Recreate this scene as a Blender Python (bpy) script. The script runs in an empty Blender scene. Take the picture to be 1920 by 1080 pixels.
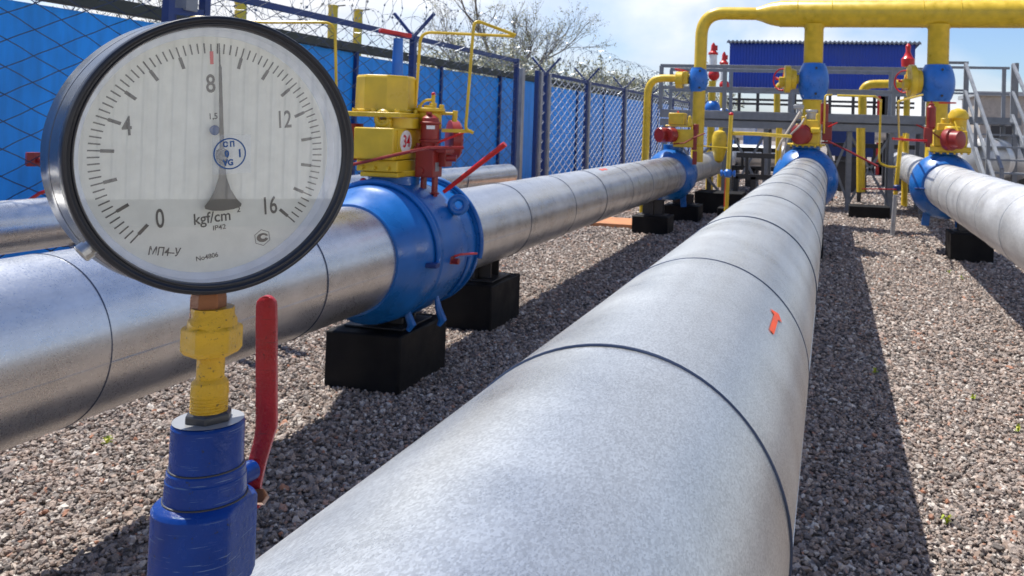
import bpy, math, random
from mathutils import Vector, Matrix, noise as mnoise
random.seed(7)
S = bpy.context.scene
COL = S.collection
PI = math.pi
R = math.radians

# ------------------------------------------------------------------ camera
EYE = Vector((0, 0, 1.62))
YAW, PITCH, ROLL = 0.23424, -0.018266, 0.031783
FPX, CX0, CY0 = 1599.8, 1180.0, 205.4          # of a 1920 x 1080 frame
fw = Vector((-math.sin(YAW)*math.cos(PITCH), math.cos(YAW)*math.cos(PITCH), -math.sin(PITCH)))
r0 = Vector((math.cos(YAW), math.sin(YAW), 0)); u0 = r0.cross(fw)
rt = r0*math.cos(ROLL) + u0*math.sin(ROLL); up = -r0*math.sin(ROLL) + u0*math.cos(ROLL)
cd = bpy.data.cameras.new('camera'); cam = bpy.data.objects.new('camera', cd); COL.objects.link(cam)
M = Matrix((rt, up, -fw)).transposed().to_4x4(); M.translation = EYE
cam.matrix_world = M
cd.sensor_width = 36; cd.lens = FPX/1920*36
cd.shift_x = -(CX0-960)/1920; cd.shift_y = -(540-CY0)/1920
cd.clip_start = .02; cd.clip_end = 1500
cd.dof.use_dof = True; cd.dof.focus_distance = .68; cd.dof.aperture_fstop = 32
S.camera = cam

# ------------------------------------------------------------------ light
SUN = Vector((-.448, .20, 1)).normalized()
ELEV = math.asin(SUN.z); AZ = math.atan2(SUN.x, SUN.y)
sd = bpy.data.lights.new('sun', 'SUN'); sun = bpy.data.objects.new('sun', sd); COL.objects.link(sun)
sd.energy = 5.0; sd.angle = R(.5); sd.color = (1, .95, .87)
sun.rotation_euler = SUN.to_track_quat('Z', 'Y').to_euler()
W = bpy.data.worlds.new("World"); S.world = W; W.use_nodes = True
nt = W.node_tree; nt.nodes.clear()
def wn(t, **k):
    n = nt.nodes.new(t)
    for a, b in k.items(): setattr(n, a, b)
    return n
sky = wn('ShaderNodeTexSky', sky_type='NISHITA', sun_disc=False)
sky.sun_elevation = ELEV; sky.sun_rotation = AZ % (2*PI); sky.air_density = 1.0; sky.dust_density = .6; sky.ozone_density = 1.5
bg = wn('ShaderNodeBackground'); bg.inputs[1].default_value = .10
wo = wn('ShaderNodeOutputWorld')
tc = wn('ShaderNodeTexCoord'); mp = wn('ShaderNodeMapping'); mp.inputs['Scale'].default_value = (1, 1, 2.6); mp.inputs['Location'].default_value = (.35, .1, .3)
n1 = wn('ShaderNodeTexNoise'); n1.inputs['Scale'].default_value = 2.1; n1.inputs['Detail'].default_value = 7; n1.inputs['Roughness'].default_value = .52; n1.inputs['Distortion'].default_value = .5
cr = wn('ShaderNodeValToRGB'); cr.color_ramp.elements[0].position = .38; cr.color_ramp.elements[1].position = .57
n2 = wn('ShaderNodeTexNoise'); n2.inputs['Scale'].default_value = 5; n2.inputs['Detail'].default_value = 5
cc = wn('ShaderNodeValToRGB'); cc.color_ramp.elements[0].position = .3; cc.color_ramp.elements[0].color = (6.0, 6.3, 7.0, 1); cc.color_ramp.elements[1].position = .7; cc.color_ramp.elements[1].color = (8.8, 8.8, 8.8, 1)
mx = wn('ShaderNodeMix', data_type='RGBA')
L = nt.links.new
L(tc.outputs['Generated'], mp.inputs[0]); L(mp.outputs[0], n1.inputs[0]); L(mp.outputs[0], n2.inputs[0])
L(n1.outputs[0], cr.inputs[0]); L(n2.outputs[0], cc.inputs[0])
sx = wn('ShaderNodeSeparateXYZ'); L(tc.outputs['Generated'], sx.inputs[0])
zr = wn('ShaderNodeMapRange'); zr.inputs[1].default_value = .28; zr.inputs[2].default_value = .55; zr.inputs[3].default_value = 1; zr.inputs[4].default_value = .06; L(sx.outputs[2], zr.inputs[0])
mm_ = wn('ShaderNodeMath', operation='MULTIPLY'); L(cr.outputs[0], mm_.inputs[0]); L(zr.outputs[0], mm_.inputs[1])
tint = wn('ShaderNodeMix', data_type='RGBA', blend_type='MULTIPLY'); tint.inputs[0].default_value = 1; tint.inputs[7].default_value = (.78, .90, 1.14, 1); L(sky.outputs[0], tint.inputs[6])
L(mm_.outputs[0], mx.inputs[0]); L(tint.outputs[2], mx.inputs[6]); L(cc.outputs[0], mx.inputs[7])
L(mx.outputs[2], bg.inputs[0]); L(bg.outputs[0], wo.inputs[0])
S.view_settings.view_transform = 'Standard'; S.view_settings.look = 'None'
S.view_settings.exposure = 0.46; S.view_settings.gamma = 1
S.cycles.max_bounces = 8; S.cycles.transparent_max_bounces = 16

# ------------------------------------------------------------------ materials
def material(name):
    m = bpy.data.materials.new(name); m.use_nodes = True
    return m, m.node_tree, m.node_tree.nodes['Principled BSDF']
def N(t, kind, **k):
    n = t.nodes.new(kind)
    for a, b in k.items():
        if a in ('sc', 'det', 'ro'): n.inputs[{'sc': 'Scale', 'det': 'Detail', 'ro': 'Roughness'}[a]].default_value = b
        else: setattr(n, a, b)
    return n
def ramp(t, src, stops):
    n = t.nodes.new('ShaderNodeValToRGB'); e = n.color_ramp.elements
    while len(e) < len(stops): e.new(.5)
    for i, (p, c) in enumerate(stops):
        e[i].position = p; e[i].color = (c, c, c, 1) if isinstance(c, (int, float)) else (*c, 1)
    t.links.new(src, n.inputs[0]); return n
def mixc(t, f, a, b, mode='MIX'):
    n = t.nodes.new('ShaderNodeMix'); n.data_type = 'RGBA'; n.blend_type = mode
    for i, s in ((0, f), (6, a), (7, b)):
        if hasattr(s, 'links') or hasattr(s, 'is_linked'): t.links.new(s, n.inputs[i])
        else: n.inputs[i].default_value = s if i == 0 else (*s, 1)
    return n.outputs[2]
def bump(t, b, h, st, dist=.01):
    n = t.nodes.new('ShaderNodeBump'); n.inputs['Strength'].default_value = st; n.inputs['Distance'].default_value = dist
    t.links.new(h, n.inputs['Height']); t.links.new(n.outputs[0], b.inputs['Normal']); return n
def coords(t, scale=(1, 1, 1)):
    c = t.nodes.new('ShaderNodeTexCoord'); m = t.nodes.new('ShaderNodeMapping'); m.inputs['Scale'].default_value = scale
    t.links.new(c.outputs['Object'], m.inputs[0]); return m.outputs[0]
def paint(name, col, rough=.35, wear=.12, under=(.05, .045, .04), fine=30, metallic=0, spec=.5, bmp=.25, thr=.68):
    """brushed enamel paint: slight tone drift, brush ripple, small chips and grime of their own shape"""
    m, t, b = material(name); v = coords(t)
    a = N(t, 'ShaderNodeTexNoise', sc=fine*.25, det=5); c = N(t, 'ShaderNodeTexNoise', sc=fine*1.6, det=8, ro=.65)
    t.links.new(v, a.inputs[0]); t.links.new(v, c.inputs[0])
    drift = ramp(t, a.outputs[0], [(.3, .80), (.7, 1.08)])
    base = mixc(t, 1.0, col, drift.outputs[0], 'MULTIPLY')
    chips = ramp(t, c.outputs[0], [(thr, 0.0), (thr+.05, 1.0)])
    mm = t.nodes.new('ShaderNodeMath'); mm.operation = 'MULTIPLY'; mm.inputs[1].default_value = wear*5 if wear < .2 else 1
    t.links.new(chips.outputs[0], mm.inputs[0])
    out = mixc(t, mm.outputs[0], base, under)
    t.links.new(out, b.inputs['Base Color'])
    rr = ramp(t, a.outputs[0], [(.3, rough*.8), (.75, min(1, rough*1.5))]); t.links.new(rr.outputs[0], b.inputs['Roughness'])
    b.inputs['Metallic'].default_value = metallic; b.inputs['Specular IOR Level'].default_value = spec
    bump(t, b, c.outputs[0], bmp, .002)
    return m
MAT = {}
MAT['blue_paint'] = paint('blue_paint', (.006, .125, .43), .28, .06, (.03, .04, .07))
MAT['blue_worn'] = paint('blue_worn', (.001, .032, .20), .22, .19, (.02, .025, .04), fine=160, bmp=.3, thr=.64, spec=.28)
MAT['blue_light'] = paint('blue_light', (.02, .16, .55), .3, .05)
MAT['yellow_paint'] = paint('yellow_paint', (.69, .47, .025), .32, .10, (.25, .15, .02))
def scratch(m, colr, th=.70):
    t = m.node_tree; b = t.nodes['Principled BSDF']; src = b.inputs['Base Color'].links[0].from_socket
    c = t.nodes.new('ShaderNodeTexCoord'); mpn = t.nodes.new('ShaderNodeMapping'); mpn.inputs['Rotation'].default_value = (.18, .12, 0); mpn.inputs['Scale'].default_value = (45, 45, 1100)
    n = N(t, 'ShaderNodeTexNoise', sc=1, det=3); t.links.new(c.outputs['Object'], mpn.inputs[0]); t.links.new(mpn.outputs[0], n.inputs[0])
    t.links.new(mixc(t, ramp(t, n.outputs[0], [(th, 0.0), (th+.04, .8)]).outputs[0], src, colr), b.inputs['Base Color'])
scratch(MAT['blue_worn'], (.10, .16, .28), .64)
MAT['yellow_worn'] = paint('yellow_worn', (.70, .40, .010), .30, .17, (.12, .06, .012), fine=200, bmp=1.0, thr=.60)
MAT['red_paint'] = paint('red_paint', (.55, .012, .012), .32, .08, (.10, .01, .01))
MAT['red_worn'] = paint('red_worn', (.36, .005, .012), .27, .16, (.05, .008, .01), fine=200, bmp=.5, thr=.62); scratch(MAT['red_worn'], (.10, .02, .02), .66)
MAT['maroon'] = paint('maroon', (.26, .018, .014), .35, .06, (.06, .01, .01))
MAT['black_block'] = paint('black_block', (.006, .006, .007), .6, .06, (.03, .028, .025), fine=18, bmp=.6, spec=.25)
MAT['white_paint'] = paint('white_paint', (.78, .78, .76), .4, .04)
MAT['grey_steel'] = paint('grey_steel', (.22, .24, .27), .45, .10, (.10, .08, .06))
MAT['pale_steel'] = paint('pale_steel', (.40, .41, .42), .38, .08, (.2, .2, .2), metallic=.4)
MAT['navy'] = paint('navy', (.010, .035, .16), .4, .06)
MAT['dark_steel'] = paint('dark_steel', (.035, .035, .038), .4, .1, (.09, .05, .03))
MAT['brass'] = paint('brass', (.24, .10, .045), .38, .15, (.06, .04, .03), fine=250, metallic=.7)
MAT['seam'] = paint('seam', (.05, .07, .12), .35, .05, metallic=.5)
MAT['orange_mark'] = paint('orange_mark', (.85, .09, .015), .5, .16, (.5, .5, .5), fine=60, thr=.64)
MAT['wire'] = paint('wire', (.62, .66, .72), .35, .03, metallic=.35)
MAT['beige'] = paint('beige', (.45, .40, .34), .7, .05)
MAT['ochre'] = paint('ochre', (.5, .22, .1), .8, .1)
MAT['roof_blue'] = paint('roof_blue', (.003, .045, .38), .4, .03, fine=3)
MAT['bark'] = paint('bark', (.20, .17, .14), .8, .1, fine=10)
MAT['concrete'] = paint('concrete', (.30, .28, .25), .85, .12, (.1, .1, .1), fine=12, bmp=.6)

def wall_blue():
    m, t, b = material('wall_blue'); v = coords(t)
    a = N(t, 'ShaderNodeTexNoise', sc=1.3, det=6); t.links.new(v, a.inputs[0])
    v2 = coords(t, (1, 1, .15)); s = N(t, 'ShaderNodeTexNoise', sc=9, det=6); t.links.new(v2, s.inputs[0])
    k = mixc(t, .5, ramp(t, a.outputs[0], [(.3, .66), (.7, 1.14)]).outputs[0], ramp(t, s.outputs[0], [(.3, .62), (.7, 1.2)]).outputs[0])
    oi = t.nodes.new('ShaderNodeObjectInfo'); k2 = ramp(t, oi.outputs['Random'], [(0, .84), (1, 1.06)]).outputs[0]
    t.links.new(mixc(t, 1.0, mixc(t, 1.0, (.005, .34, 1.0), k, 'MULTIPLY'), k2, 'MULTIPLY'), b.inputs['Base Color'])
    b.inputs['Roughness'].default_value = .5
    bump(t, b, s.outputs[0], .15, .01); return m
MAT['wall_blue'] = wall_blue()
MAT['coping'] = paint('coping', (.055, .065, .055), .8, .1)
MAT['coil'] = paint('coil', (.30, .32, .35), .35, .05, metallic=.8)
MAT['wire_dark'] = paint('wire_dark', (.045, .06, .11), .28, .03, metallic=.6)

def zinc(name, base, rough, spangle, streak, metallic=.9, sc=120):
    m, t, b = material(name); v = coords(t)
    vo = N(t, 'ShaderNodeTexVoronoi', sc=sc); t.links.new(coords(t, (1, .55, 1)), vo.inputs[0])
    ns = N(t, 'ShaderNodeTexNoise', sc=3.2, det=7, ro=.6); t.links.new(v, ns.inputs[0])
    fs = N(t, 'ShaderNodeTexNoise', sc=sc*1.8, det=4, ro=.7); t.links.new(v, fs.inputs[0])
    st = N(t, 'ShaderNodeTexNoise', sc=7, det=6, ro=.6); t.links.new(coords(t, (1, .07, 1)), st.inputs[0])
    sp = ramp(t, vo.outputs['Color'], [(.15, 1-spangle), (.85, 1+spangle*.4)])
    c1 = mixc(t, 1.0, base, sp.outputs[0], 'MULTIPLY')
    c2 = mixc(t, 1.0, c1, ramp(t, ns.outputs[0], [(.3, .82), (.7, 1.06)]).outputs[0], 'MULTIPLY')
    c3 = mixc(t, streak, c2, ramp(t, st.outputs[0], [(.35, (.30, .30, .31)), (.6, (.82, .82, .80))]).outputs[0], 'MULTIPLY')
    t.links.new(c3, b.inputs['Base Color'])
    r1 = mixc(t, .5, ramp(t, fs.outputs[0], [(.35, rough*.65), (.65, rough*1.5)]).outputs[0], ramp(t, ns.outputs[0], [(.3, rough*.7), (.7, rough*1.35)]).outputs[0])
    t.links.new(r1, b.inputs['Roughness']); b.inputs['Metallic'].default_value = metallic
    h = mixc(t, .6, fs.outputs[0], ns.outputs[0]); bump(t, b, h, .14, .003)
    return m
MAT['zinc'] = zinc('zinc_spangle', (.70, .715, .70), .32, .22, .18, .82, 430)
MAT['aluminium'] = zinc('aluminium_sheet', (.80, .805, .80), .30, .05, .32, .92, 90)
MAT['alu_dull'] = zinc('aluminium_dull', (.78, .785, .78), .40, .10, .22, .72, 90)

def gravel_mat():
    m, t, b = material('gravel_stone')
    oi = t.nodes.new('ShaderNodeObjectInfo')
    cr = ramp(t, oi.outputs['Random'], [(0, (.075, .064, .058)), (.14, (.18, .155, .14)), (.32, (.31, .26, .23)), (.5, (.26, .19, .15)), (.62, (.42, .36, .32)), (.78, (.37, .275, .22)), (.9, (.66, .61, .55)), (.95, (.5, .44, .39)), (1, (.42, .19, .11))])
    n = N(t, 'ShaderNodeTexNoise', sc=60, det=5); t.links.new(coords(t), n.inputs[0])
    t.links.new(mixc(t, 1.0, cr.outputs[0], ramp(t, n.outputs[0], [(.3, .7), (.7, 1.2)]).outputs[0], 'MULTIPLY'), b.inputs['Base Color'])
    b.inputs['Roughness'].default_value = .75; bump(t, b, n.outputs[0], .4, .003); return m
MAT['stone'] = gravel_mat()
def ground_mat():
    m, t, b = material('gravel_bed'); c = t.nodes.new('ShaderNodeTexCoord').outputs['Object']
    vo = N(t, 'ShaderNodeTexVoronoi', sc=30); t.links.new(c, vo.inputs[0])
    rgb = t.nodes.new('ShaderNodeSeparateColor'); t.links.new(vo.outputs['Color'], rgb.inputs[0])
    cr = ramp(t, rgb.outputs[0], [(0, (.08, .075, .07)), (.3, (.2, .18, .17)), (.55, (.25, .20, .17)), (.8, (.34, .30, .27)), (1, (.42, .38, .35))])
    n = N(t, 'ShaderNodeTexNoise', sc=.7, det=5); t.links.new(c, n.inputs[0])
    t.links.new(mixc(t, 1.0, cr.outputs[0], ramp(t, n.outputs[0], [(.3, .8), (.7, 1.1)]).outputs[0], 'MULTIPLY'), b.inputs['Base Color'])
    b.inputs['Roughness'].default_value = .9
    inv = t.nodes.new('ShaderNodeMath'); inv.operation = 'SUBTRACT'; inv.inputs[0].default_value = 1; t.links.new(vo.outputs['Distance'], inv.inputs[1])
    bump(t, b, inv.outputs[0], 1, .02); return m
MAT['ground'] = ground_mat()
def leaf_mat(name, c1, c2):
    m, t, b = material(name)
    g = t.nodes.new('ShaderNodeNewGeometry')
    cr = ramp(t, g.outputs['Random Per Island'], [(0, c1), (1, c2)]); t.links.new(cr.outputs[0], b.inputs['Base Color']); b.inputs['Roughness'].default_value = .6
    return m
MAT['blossom'] = leaf_mat('blossom', (.13, .14, .05), (.62, .60, .42))
MAT['weed'] = leaf_mat('weed_leaf', (.16, .30, .02), (.45, .45, .03))
def plain(name, col, rough=.5, metallic=0, coat=0):
    m, t, b = material(name); b.inputs['Base Color'].default_value = (*col, 1)
    n = N(t, 'ShaderNodeTexNoise', sc=90, det=5); t.links.new(coords(t), n.inputs[0])
    t.links.new(mixc(t, 1.0, col, ramp(t, n.outputs[0], [(.3, .92), (.7, 1.04)]).outputs[0], 'MULTIPLY'), b.inputs['Base Color'])
    t.links.new(ramp(t, n.outputs[0], [(.3, rough*.9), (.7, min(1, rough*1.2))]).outputs[0], b.inputs['Roughness'])
    b.inputs['Metallic'].default_value = metallic; b.inputs['Coat Weight'].default_value = coat; return m
MAT['dial'] = plain('dial_face', (.80, .79, .72), .5)
MAT['ink'] = plain('dial_ink', (.035, .035, .035), .5)
MAT['red_ink'] = plain('red_ink', (.7, .015, .03), .5)
MAT['blue_ink'] = plain('blue_ink', (.004, .07, .24), .5)
MAT['needle'] = plain('needle_metal', (.05, .05, .048), .4)
MAT['case'] = paint('gauge_case', (.035, .043, .062), .16, .05, (.1, .1, .1), fine=60, bmp=.06)
MAT['bezel'] = plain('bezel_black', (.006, .007, .012), .32, 0, 0)
MAT['bezel_inner'] = plain('bezel_inner', (.72, .76, .84), .35)
MAT['bolt'] = plain('bolt_metal', (.45, .45, .44), .3, .9)
MAT['label_white'] = plain('label_white', (.8, .8, .78), .4)
m, t, b = material('gauge_glass')
t.nodes.clear(); o = t.nodes.new('ShaderNodeOutputMaterial'); g = t.nodes.new('ShaderNodeBsdfGlossy'); tr = t.nodes.new('ShaderNodeBsdfTransparent')
fr = t.nodes.new('ShaderNodeFresnel'); fr.inputs[0].default_value = 2.15; ms = t.nodes.new('ShaderNodeMixShader'); g.inputs['Roughness'].default_value = .012
tr.inputs[0].default_value = (.93, .95, .94, 1)
t.links.new(fr.outputs[0], ms.inputs[0]); t.links.new(tr.outputs[0], ms.inputs[1]); t.links.new(g.outputs[0], ms.inputs[2]); t.links.new(ms.outputs[0], o.inputs[0])
MAT['glass'] = m
m, t, b = material('clear_sticker')
b.inputs['Base Color'].default_value = (.8, .85, .9, 1); b.inputs['Alpha'].default_value = .16; b.inputs['Roughness'].default_value = .3
MAT['sticker'] = m

# ------------------------------------------------------------------ geometry helpers
def frame(d, hint=None):
    d = Vector(d).normalized()
    h = Vector(hint) if hint is not None else (Vector((0, 0, 1)) if abs(d.z) < .9 else Vector((1, 0, 0)))
    x = h.cross(d).normalized(); y = d.cross(x); return x, y, d
class MB:
    def __init__(s): s.v = []; s.f = []
    def box(s, c, sz, rot=None):
        c = Vector(c); n = len(s.v)
        for a in (-.5, .5):
            for b_ in (-.5, .5):
                for d in (-.5, .5):
                    p = Vector((a*sz[0], b_*sz[1], d*sz[2]))
                    if rot is not None: p = rot @ p
                    s.v.append(c+p)
        for q in ((0, 1, 3, 2), (4, 6, 7, 5), (0, 4, 5, 1), (2, 3, 7, 6), (0, 2, 6, 4), (1, 5, 7, 3)): s.f.append([n+i for i in q])
        return s
    def lathe(s, prof, o=(0, 0, 0), ax=(0, 0, 1), seg=32, closed=False, start=0, arc=2*PI, hint=None, caps=True):
        """prof: list of (distance along axis, radius)"""
        x, y, d = frame(ax, hint); o = Vector(o); n = len(s.v); full = arc > 2*PI-1e-6; k = seg if full else seg+1
        for a, r in prof:
            for i in range(k):
                th = start+arc*i/seg; s.v.append(o+d*a+(x*math.cos(th)+y*math.sin(th))*r)
        for j in range(len(prof)-1):
            for i in range(seg):
                i2 = (i+1) % k if full else i+1
                s.f.append([n+j*k+i, n+j*k+i2, n+(j+1)*k+i2, n+(j+1)*k+i])
        if full and caps:
            if prof[0][1] > 1e-6: s.f.append([n+i for i in range(k)][::-1])
            if prof[-1][1] > 1e-6: s.f.append([n+(len(prof)-1)*k+i for i in range(k)])
        return s
    def cyl(s, p0, p1, r, r2=None, seg=16):
        p0 = Vector(p0); p1 = Vector(p1); l = (p1-p0).length
        return s.lathe([(0, r), (l, r if r2 is None else r2)], p0, p1-p0, seg)
    def hexn(s, p0, p1, r, n=6, ch=.08, start=0, hint=None):
        p0 = Vector(p0); p1 = Vector(p1); l = (p1-p0).length
        return s.lathe([(0, r*(1-ch)), (l*.10, r), (l*.9, r), (l, r*(1-ch))], p0, p1-p0, n, start=start, hint=hint)
    def tube(s, pts, r, seg=10, cap=True, rr=None):
        pts = [Vector(p) for p in pts]; n = len(s.v); prev = None
        for i, p in enumerate(pts):
            a = pts[max(0, i-1)]; b_ = pts[min(len(pts)-1, i+1)]; d = (b_-a).normalized()
            if prev is None: x, y, _ = frame(d)
            else:
                x = (prev-d*prev.dot(d)).normalized(); y = d.cross(x)
            prev = x; ri = rr[i] if rr else r
            for k in range(seg):
                th = 2*PI*k/seg; s.v.append(p+(x*math.cos(th)+y*math.sin(th))*ri)
        for i in range(len(pts)-1):
            for k in range(seg):
                k2 = (k+1) % seg; s.f.append([n+i*seg+k, n+i*seg+k2, n+(i+1)*seg+k2, n+(i+1)*seg+k])
        if cap:
            s.f.append([n+k for k in range(seg)][::-1]); s.f.append([n+(len(pts)-1)*seg+k for k in range(seg)])
        return s
    def torus(s, o, ax, Rm, r, seg=32, seg2=8, arc=2*PI, start=0):
        x, y, d = frame(ax); o = Vector(o)
        pts = [o+(x*math.cos(start+arc*i/seg)+y*math.sin(start+arc*i/seg))*Rm for i in range(seg+1)]
        return s.tube(pts, r, seg2)
    def sphere(s, o, r, sq=(1, 1, 1), seg=20, rings=12):
        n = len(s.v); o = Vector(o)
        pr = [(-math.cos(PI*i/rings)*r, max(1e-5, math.sin(PI*i/rings)*r)) for i in range(rings+1)]
        s.lathe(pr, (0, 0, 0), (0, 0, 1), seg)
        for i in range(n, len(s.v)): p = s.v[i]; s.v[i] = o+Vector((p.x*sq[0], p.y*sq[1], p.z*sq[2]))
        return s
    def prism(s, poly, o, ux, uy, th):
        """poly in the plane (ux,uy) around o, thickness th along ux x uy"""
        ux = Vector(ux).normalized(); uy = Vector(uy).normalized(); w = ux.cross(uy); o = Vector(o); n = len(s.v); k = len(poly)
        for t_ in (-th/2, th/2):
            for a, b_ in poly: s.v.append(o+ux*a+uy*b_+w*t_)
        s.f.append([n+i for i in range(k)][::-1]); s.f.append([n+k+i for i in range(k)])
        for i in range(k): j = (i+1) % k; s.f.append([n+i, n+j, n+k+j, n+k+i])
        return s
    def quad(s, a, b_, c, d):
        n = len(s.v); s.v += [Vector(q) for q in (a, b_, c, d)]; s.f.append([n, n+1, n+2, n+3]); return s
    def beam(s, p0, p1, w, h=None, hint=None):
        p0 = Vector(p0); p1 = Vector(p1); x, y, d = frame(p1-p0, hint); h = h or w; l = (p1-p0).length
        return s.box((p0+p1)/2, (w, h, l), Matrix((x, y, d)).transposed())
    def build(s, name, mat, parent=None, xf=None, smooth=35, bevel=0, kind=None, local=False, label=None):
        me = bpy.data.meshes.new(name)
        org = Vector((0, 0, 0)) if (parent is None or local) else world_loc(parent)
        vs = [(xf @ p if xf is not None else p)-org for p in s.v]
        me.from_pydata([tuple(p) for p in vs], [], s.f); me.update()
        mats = mat if isinstance(mat, (list, tuple)) else [mat]
        for q in mats: me.materials.append(MAT[q] if isinstance(q, str) else q)
        if smooth:
            me.polygons.foreach_set('use_smooth', [True]*len(me.polygons)); me.set_sharp_from_angle(angle=R(smooth))
        o = bpy.data.objects.new(name, me); COL.objects.link(o)
        if parent is not None: o.parent = parent
        if bevel:
            bv = o.modifiers.new('bevel', 'BEVEL'); bv.width = bevel; bv.segments = 2; bv.limit_method = 'ANGLE'; bv.angle_limit = R(40); bv.harden_normals = False
        if kind: o['kind'] = kind
        if label: o['label'] = label
        return o
def world_loc(o):
    p = Vector(o.location)
    while o.parent is not None: o = o.parent; p += Vector(o.location)
    return p
def thing(name, loc, label, cat, group=None):
    o = bpy.data.objects.new(name, None); COL.objects.link(o); o.location = loc; o.empty_display_size = .1
    return tag(o, label, cat, group)
def tag(o, label, cat, group=None):
    o['label'] = label; o['category'] = cat
    if group: o['group'] = group
    return o
def copy_tree(o, loc=None, parent=None):
    c = o.copy(); COL.objects.link(c)
    if parent is not None: c.parent = parent
    if loc is not None: c.location = loc
    for ch in [q for q in list(COL.objects) if q.parent == o]: copy_tree(ch, None, c)
    return c
def at(px, py, Y):
    """point at the real distance Y (metres in front, along the pipes) on the sight line of a photo position: survey helper"""
    d = fw+rt*((px-CX0)/FPX)-up*((py-CY0)/FPX); return EYE+d*(Y/d.y)
def atX(px, py, X):
    d = fw+rt*((px-CX0)/FPX)-up*((py-CY0)/FPX); return EYE+d*(X/d.x)
def arcpts(c, a, b_, r, n=8, t0=0, t1=PI/2):
    c = Vector(c); a = Vector(a); b_ = Vector(b_)
    return [c+(a*math.cos(t0+(t1-t0)*i/n)+b_*math.sin(t0+(t1-t0)*i/n))*r for i in range(n+1)]
def bent(pts, rad, n=6):
    """polyline with rounded corners"""
    pts = [Vector(p) for p in pts]; out = [pts[0]]
    for i in range(1, len(pts)-1):
        a = (pts[i-1]-pts[i]); b_ = (pts[i+1]-pts[i]); r = min(rad, a.length*.45, b_.length*.45); a.normalize(); b_.normalize()
        p0 = pts[i]+a*r; p1 = pts[i]+b_*r
        for k in range(n+1):
            t_ = k/n; out.append(p0*(1-t_)**2+pts[i]*2*t_*(1-t_)+p1*t_*t_)
    return out+[pts[-1]]
def text(body, size, mat, xf, parent, name='lettering', depth=.0, sx=1.0, bold=0.0, align='CENTER'):
    c = bpy.data.curves.new('t', 'FONT'); c.body = body; c.size = size; c.align_x = align; c.align_y = 'CENTER'; c.extrude = depth; c.offset = bold
    o = bpy.data.objects.new('t', c); COL.objects.link(o); bpy.context.view_layer.update()
    me = bpy.data.meshes.new_from_object(o.evaluated_get(bpy.context.evaluated_depsgraph_get()))
    bpy.data.objects.remove(o); me.transform(xf @ Matrix.Diagonal((sx, 1, 1, 1)))
    me.materials.clear(); me.materials.append(MAT[mat]); me.name = name
    ob = bpy.data.objects.new(name, me); COL.objects.link(ob)
    if parent is not None: ob.parent = parent
    return ob

# ================================================================== SETTING
g = MB(); g.quad((-300, -200, 0), (300, -200, 0), (300, 600, 0), (-300, 600, 0)); g.build('ground', 'ground', smooth=0, kind='structure')

# loose gravel: one countless mass, real stones
gm = bpy.data.meshes.new('gravel')
zones = [(-3.9, 2.4, 1.6, 6.2, 4500, 1.0), (-5.0, 3.6, 6.2, 11, 1900, 1.2), (-5.4, 6, 11, 19, 720, 1.7), (-4.9, 9, 19, 32, 160, 2.4)]
vs = []; fs = []
for x0, x1, y0, y1, d_, s_ in zones:
    k = len(vs); vs += [(x0, y0, .006), (x1, y0, .006), (x1, y1, .006), (x0, y1, .006)]; fs.append((k, k+1, k+2, k+3))
gm.from_pydata(vs, [], fs)
a1 = gm.attributes.new('dens', 'FLOAT', 'FACE'); a2 = gm.attributes.new('sz', 'FLOAT', 'FACE')
for i, z in enumerate(zones): a1.data[i].value = z[4]; a2.data[i].value = z[5]
go = bpy.data.objects.new('gravel', gm); COL.objects.link(go); go['kind'] = 'stuff'
tag(go, 'loose grey and pinkish crushed stone covering the yard', 'gravel')
ng = bpy.data.node_groups.new('gravel', 'GeometryNodeTree')
ng.interface.new_socket('Geometry', in_out='INPUT', socket_type='NodeSocketGeometry'); ng.interface.new_socket('Geometry', in_out='OUTPUT', socket_type='NodeSocketGeometry')
def gn(t): return ng.nodes.new(t)
gi = gn('NodeGroupInput'); gout = gn('NodeGroupOutput'); dp = gn('GeometryNodeDistributePointsOnFaces'); iop = gn('GeometryNodeInstanceOnPoints')
na = gn('GeometryNodeInputNamedAttribute'); na.data_type = 'FLOAT'; na.inputs[0].default_value = 'dens'
nb = gn('GeometryNodeInputNamedAttribute'); nb.data_type = 'FLOAT'; nb.inputs[0].default_value = 'sz'
gl = ng.links.new
g2i = gn('GeometryNodeGeometryToInstance')
for k in range(5):
    ic = gn('GeometryNodeMeshIcoSphere'); ic.inputs['Radius'].default_value = 1; ic.inputs['Subdivisions'].default_value = 2
    sp = gn('GeometryNodeSetPosition'); nz = gn('ShaderNodeTexNoise'); nz.noise_dimensions = '4D'; nz.inputs['W'].default_value = k*3.7; nz.inputs['Scale'].default_value = .8
    vm = gn('ShaderNodeVectorMath'); vm.operation = 'SUBTRACT'; vm.inputs[1].default_value = (.5, .5, .5)
    vs2 = gn('ShaderNodeVectorMath'); vs2.operation = 'SCALE'; vs2.inputs['Scale'].default_value = 2.6
    sm = gn('GeometryNodeSetMaterial'); sm.inputs['Material'].default_value = MAT['stone']
    gl(ic.outputs['Mesh'], sp.inputs['Geometry']); gl(nz.outputs['Color'], vm.inputs[0]); gl(vm.outputs[0], vs2.inputs[0]); gl(vs2.outputs[0], sp.inputs['Offset'])
    gl(sp.outputs[0], sm.inputs[0]); gl(sm.outputs[0], g2i.inputs[0])
rs = gn('FunctionNodeRandomValue'); rs.data_type = 'FLOAT_VECTOR'; rs.inputs[0].default_value = (.0056, .0044, .0032); rs.inputs[1].default_value = (.0148, .0112, .0076)
rr_ = gn('FunctionNodeRandomValue'); rr_.data_type = 'FLOAT_VECTOR'; rr_.inputs[0].default_value = (-.5, -.5, 0); rr_.inputs[1].default_value = (.5, .5, 6.28)
sc_ = gn('ShaderNodeVectorMath'); sc_.operation = 'SCALE'
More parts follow.
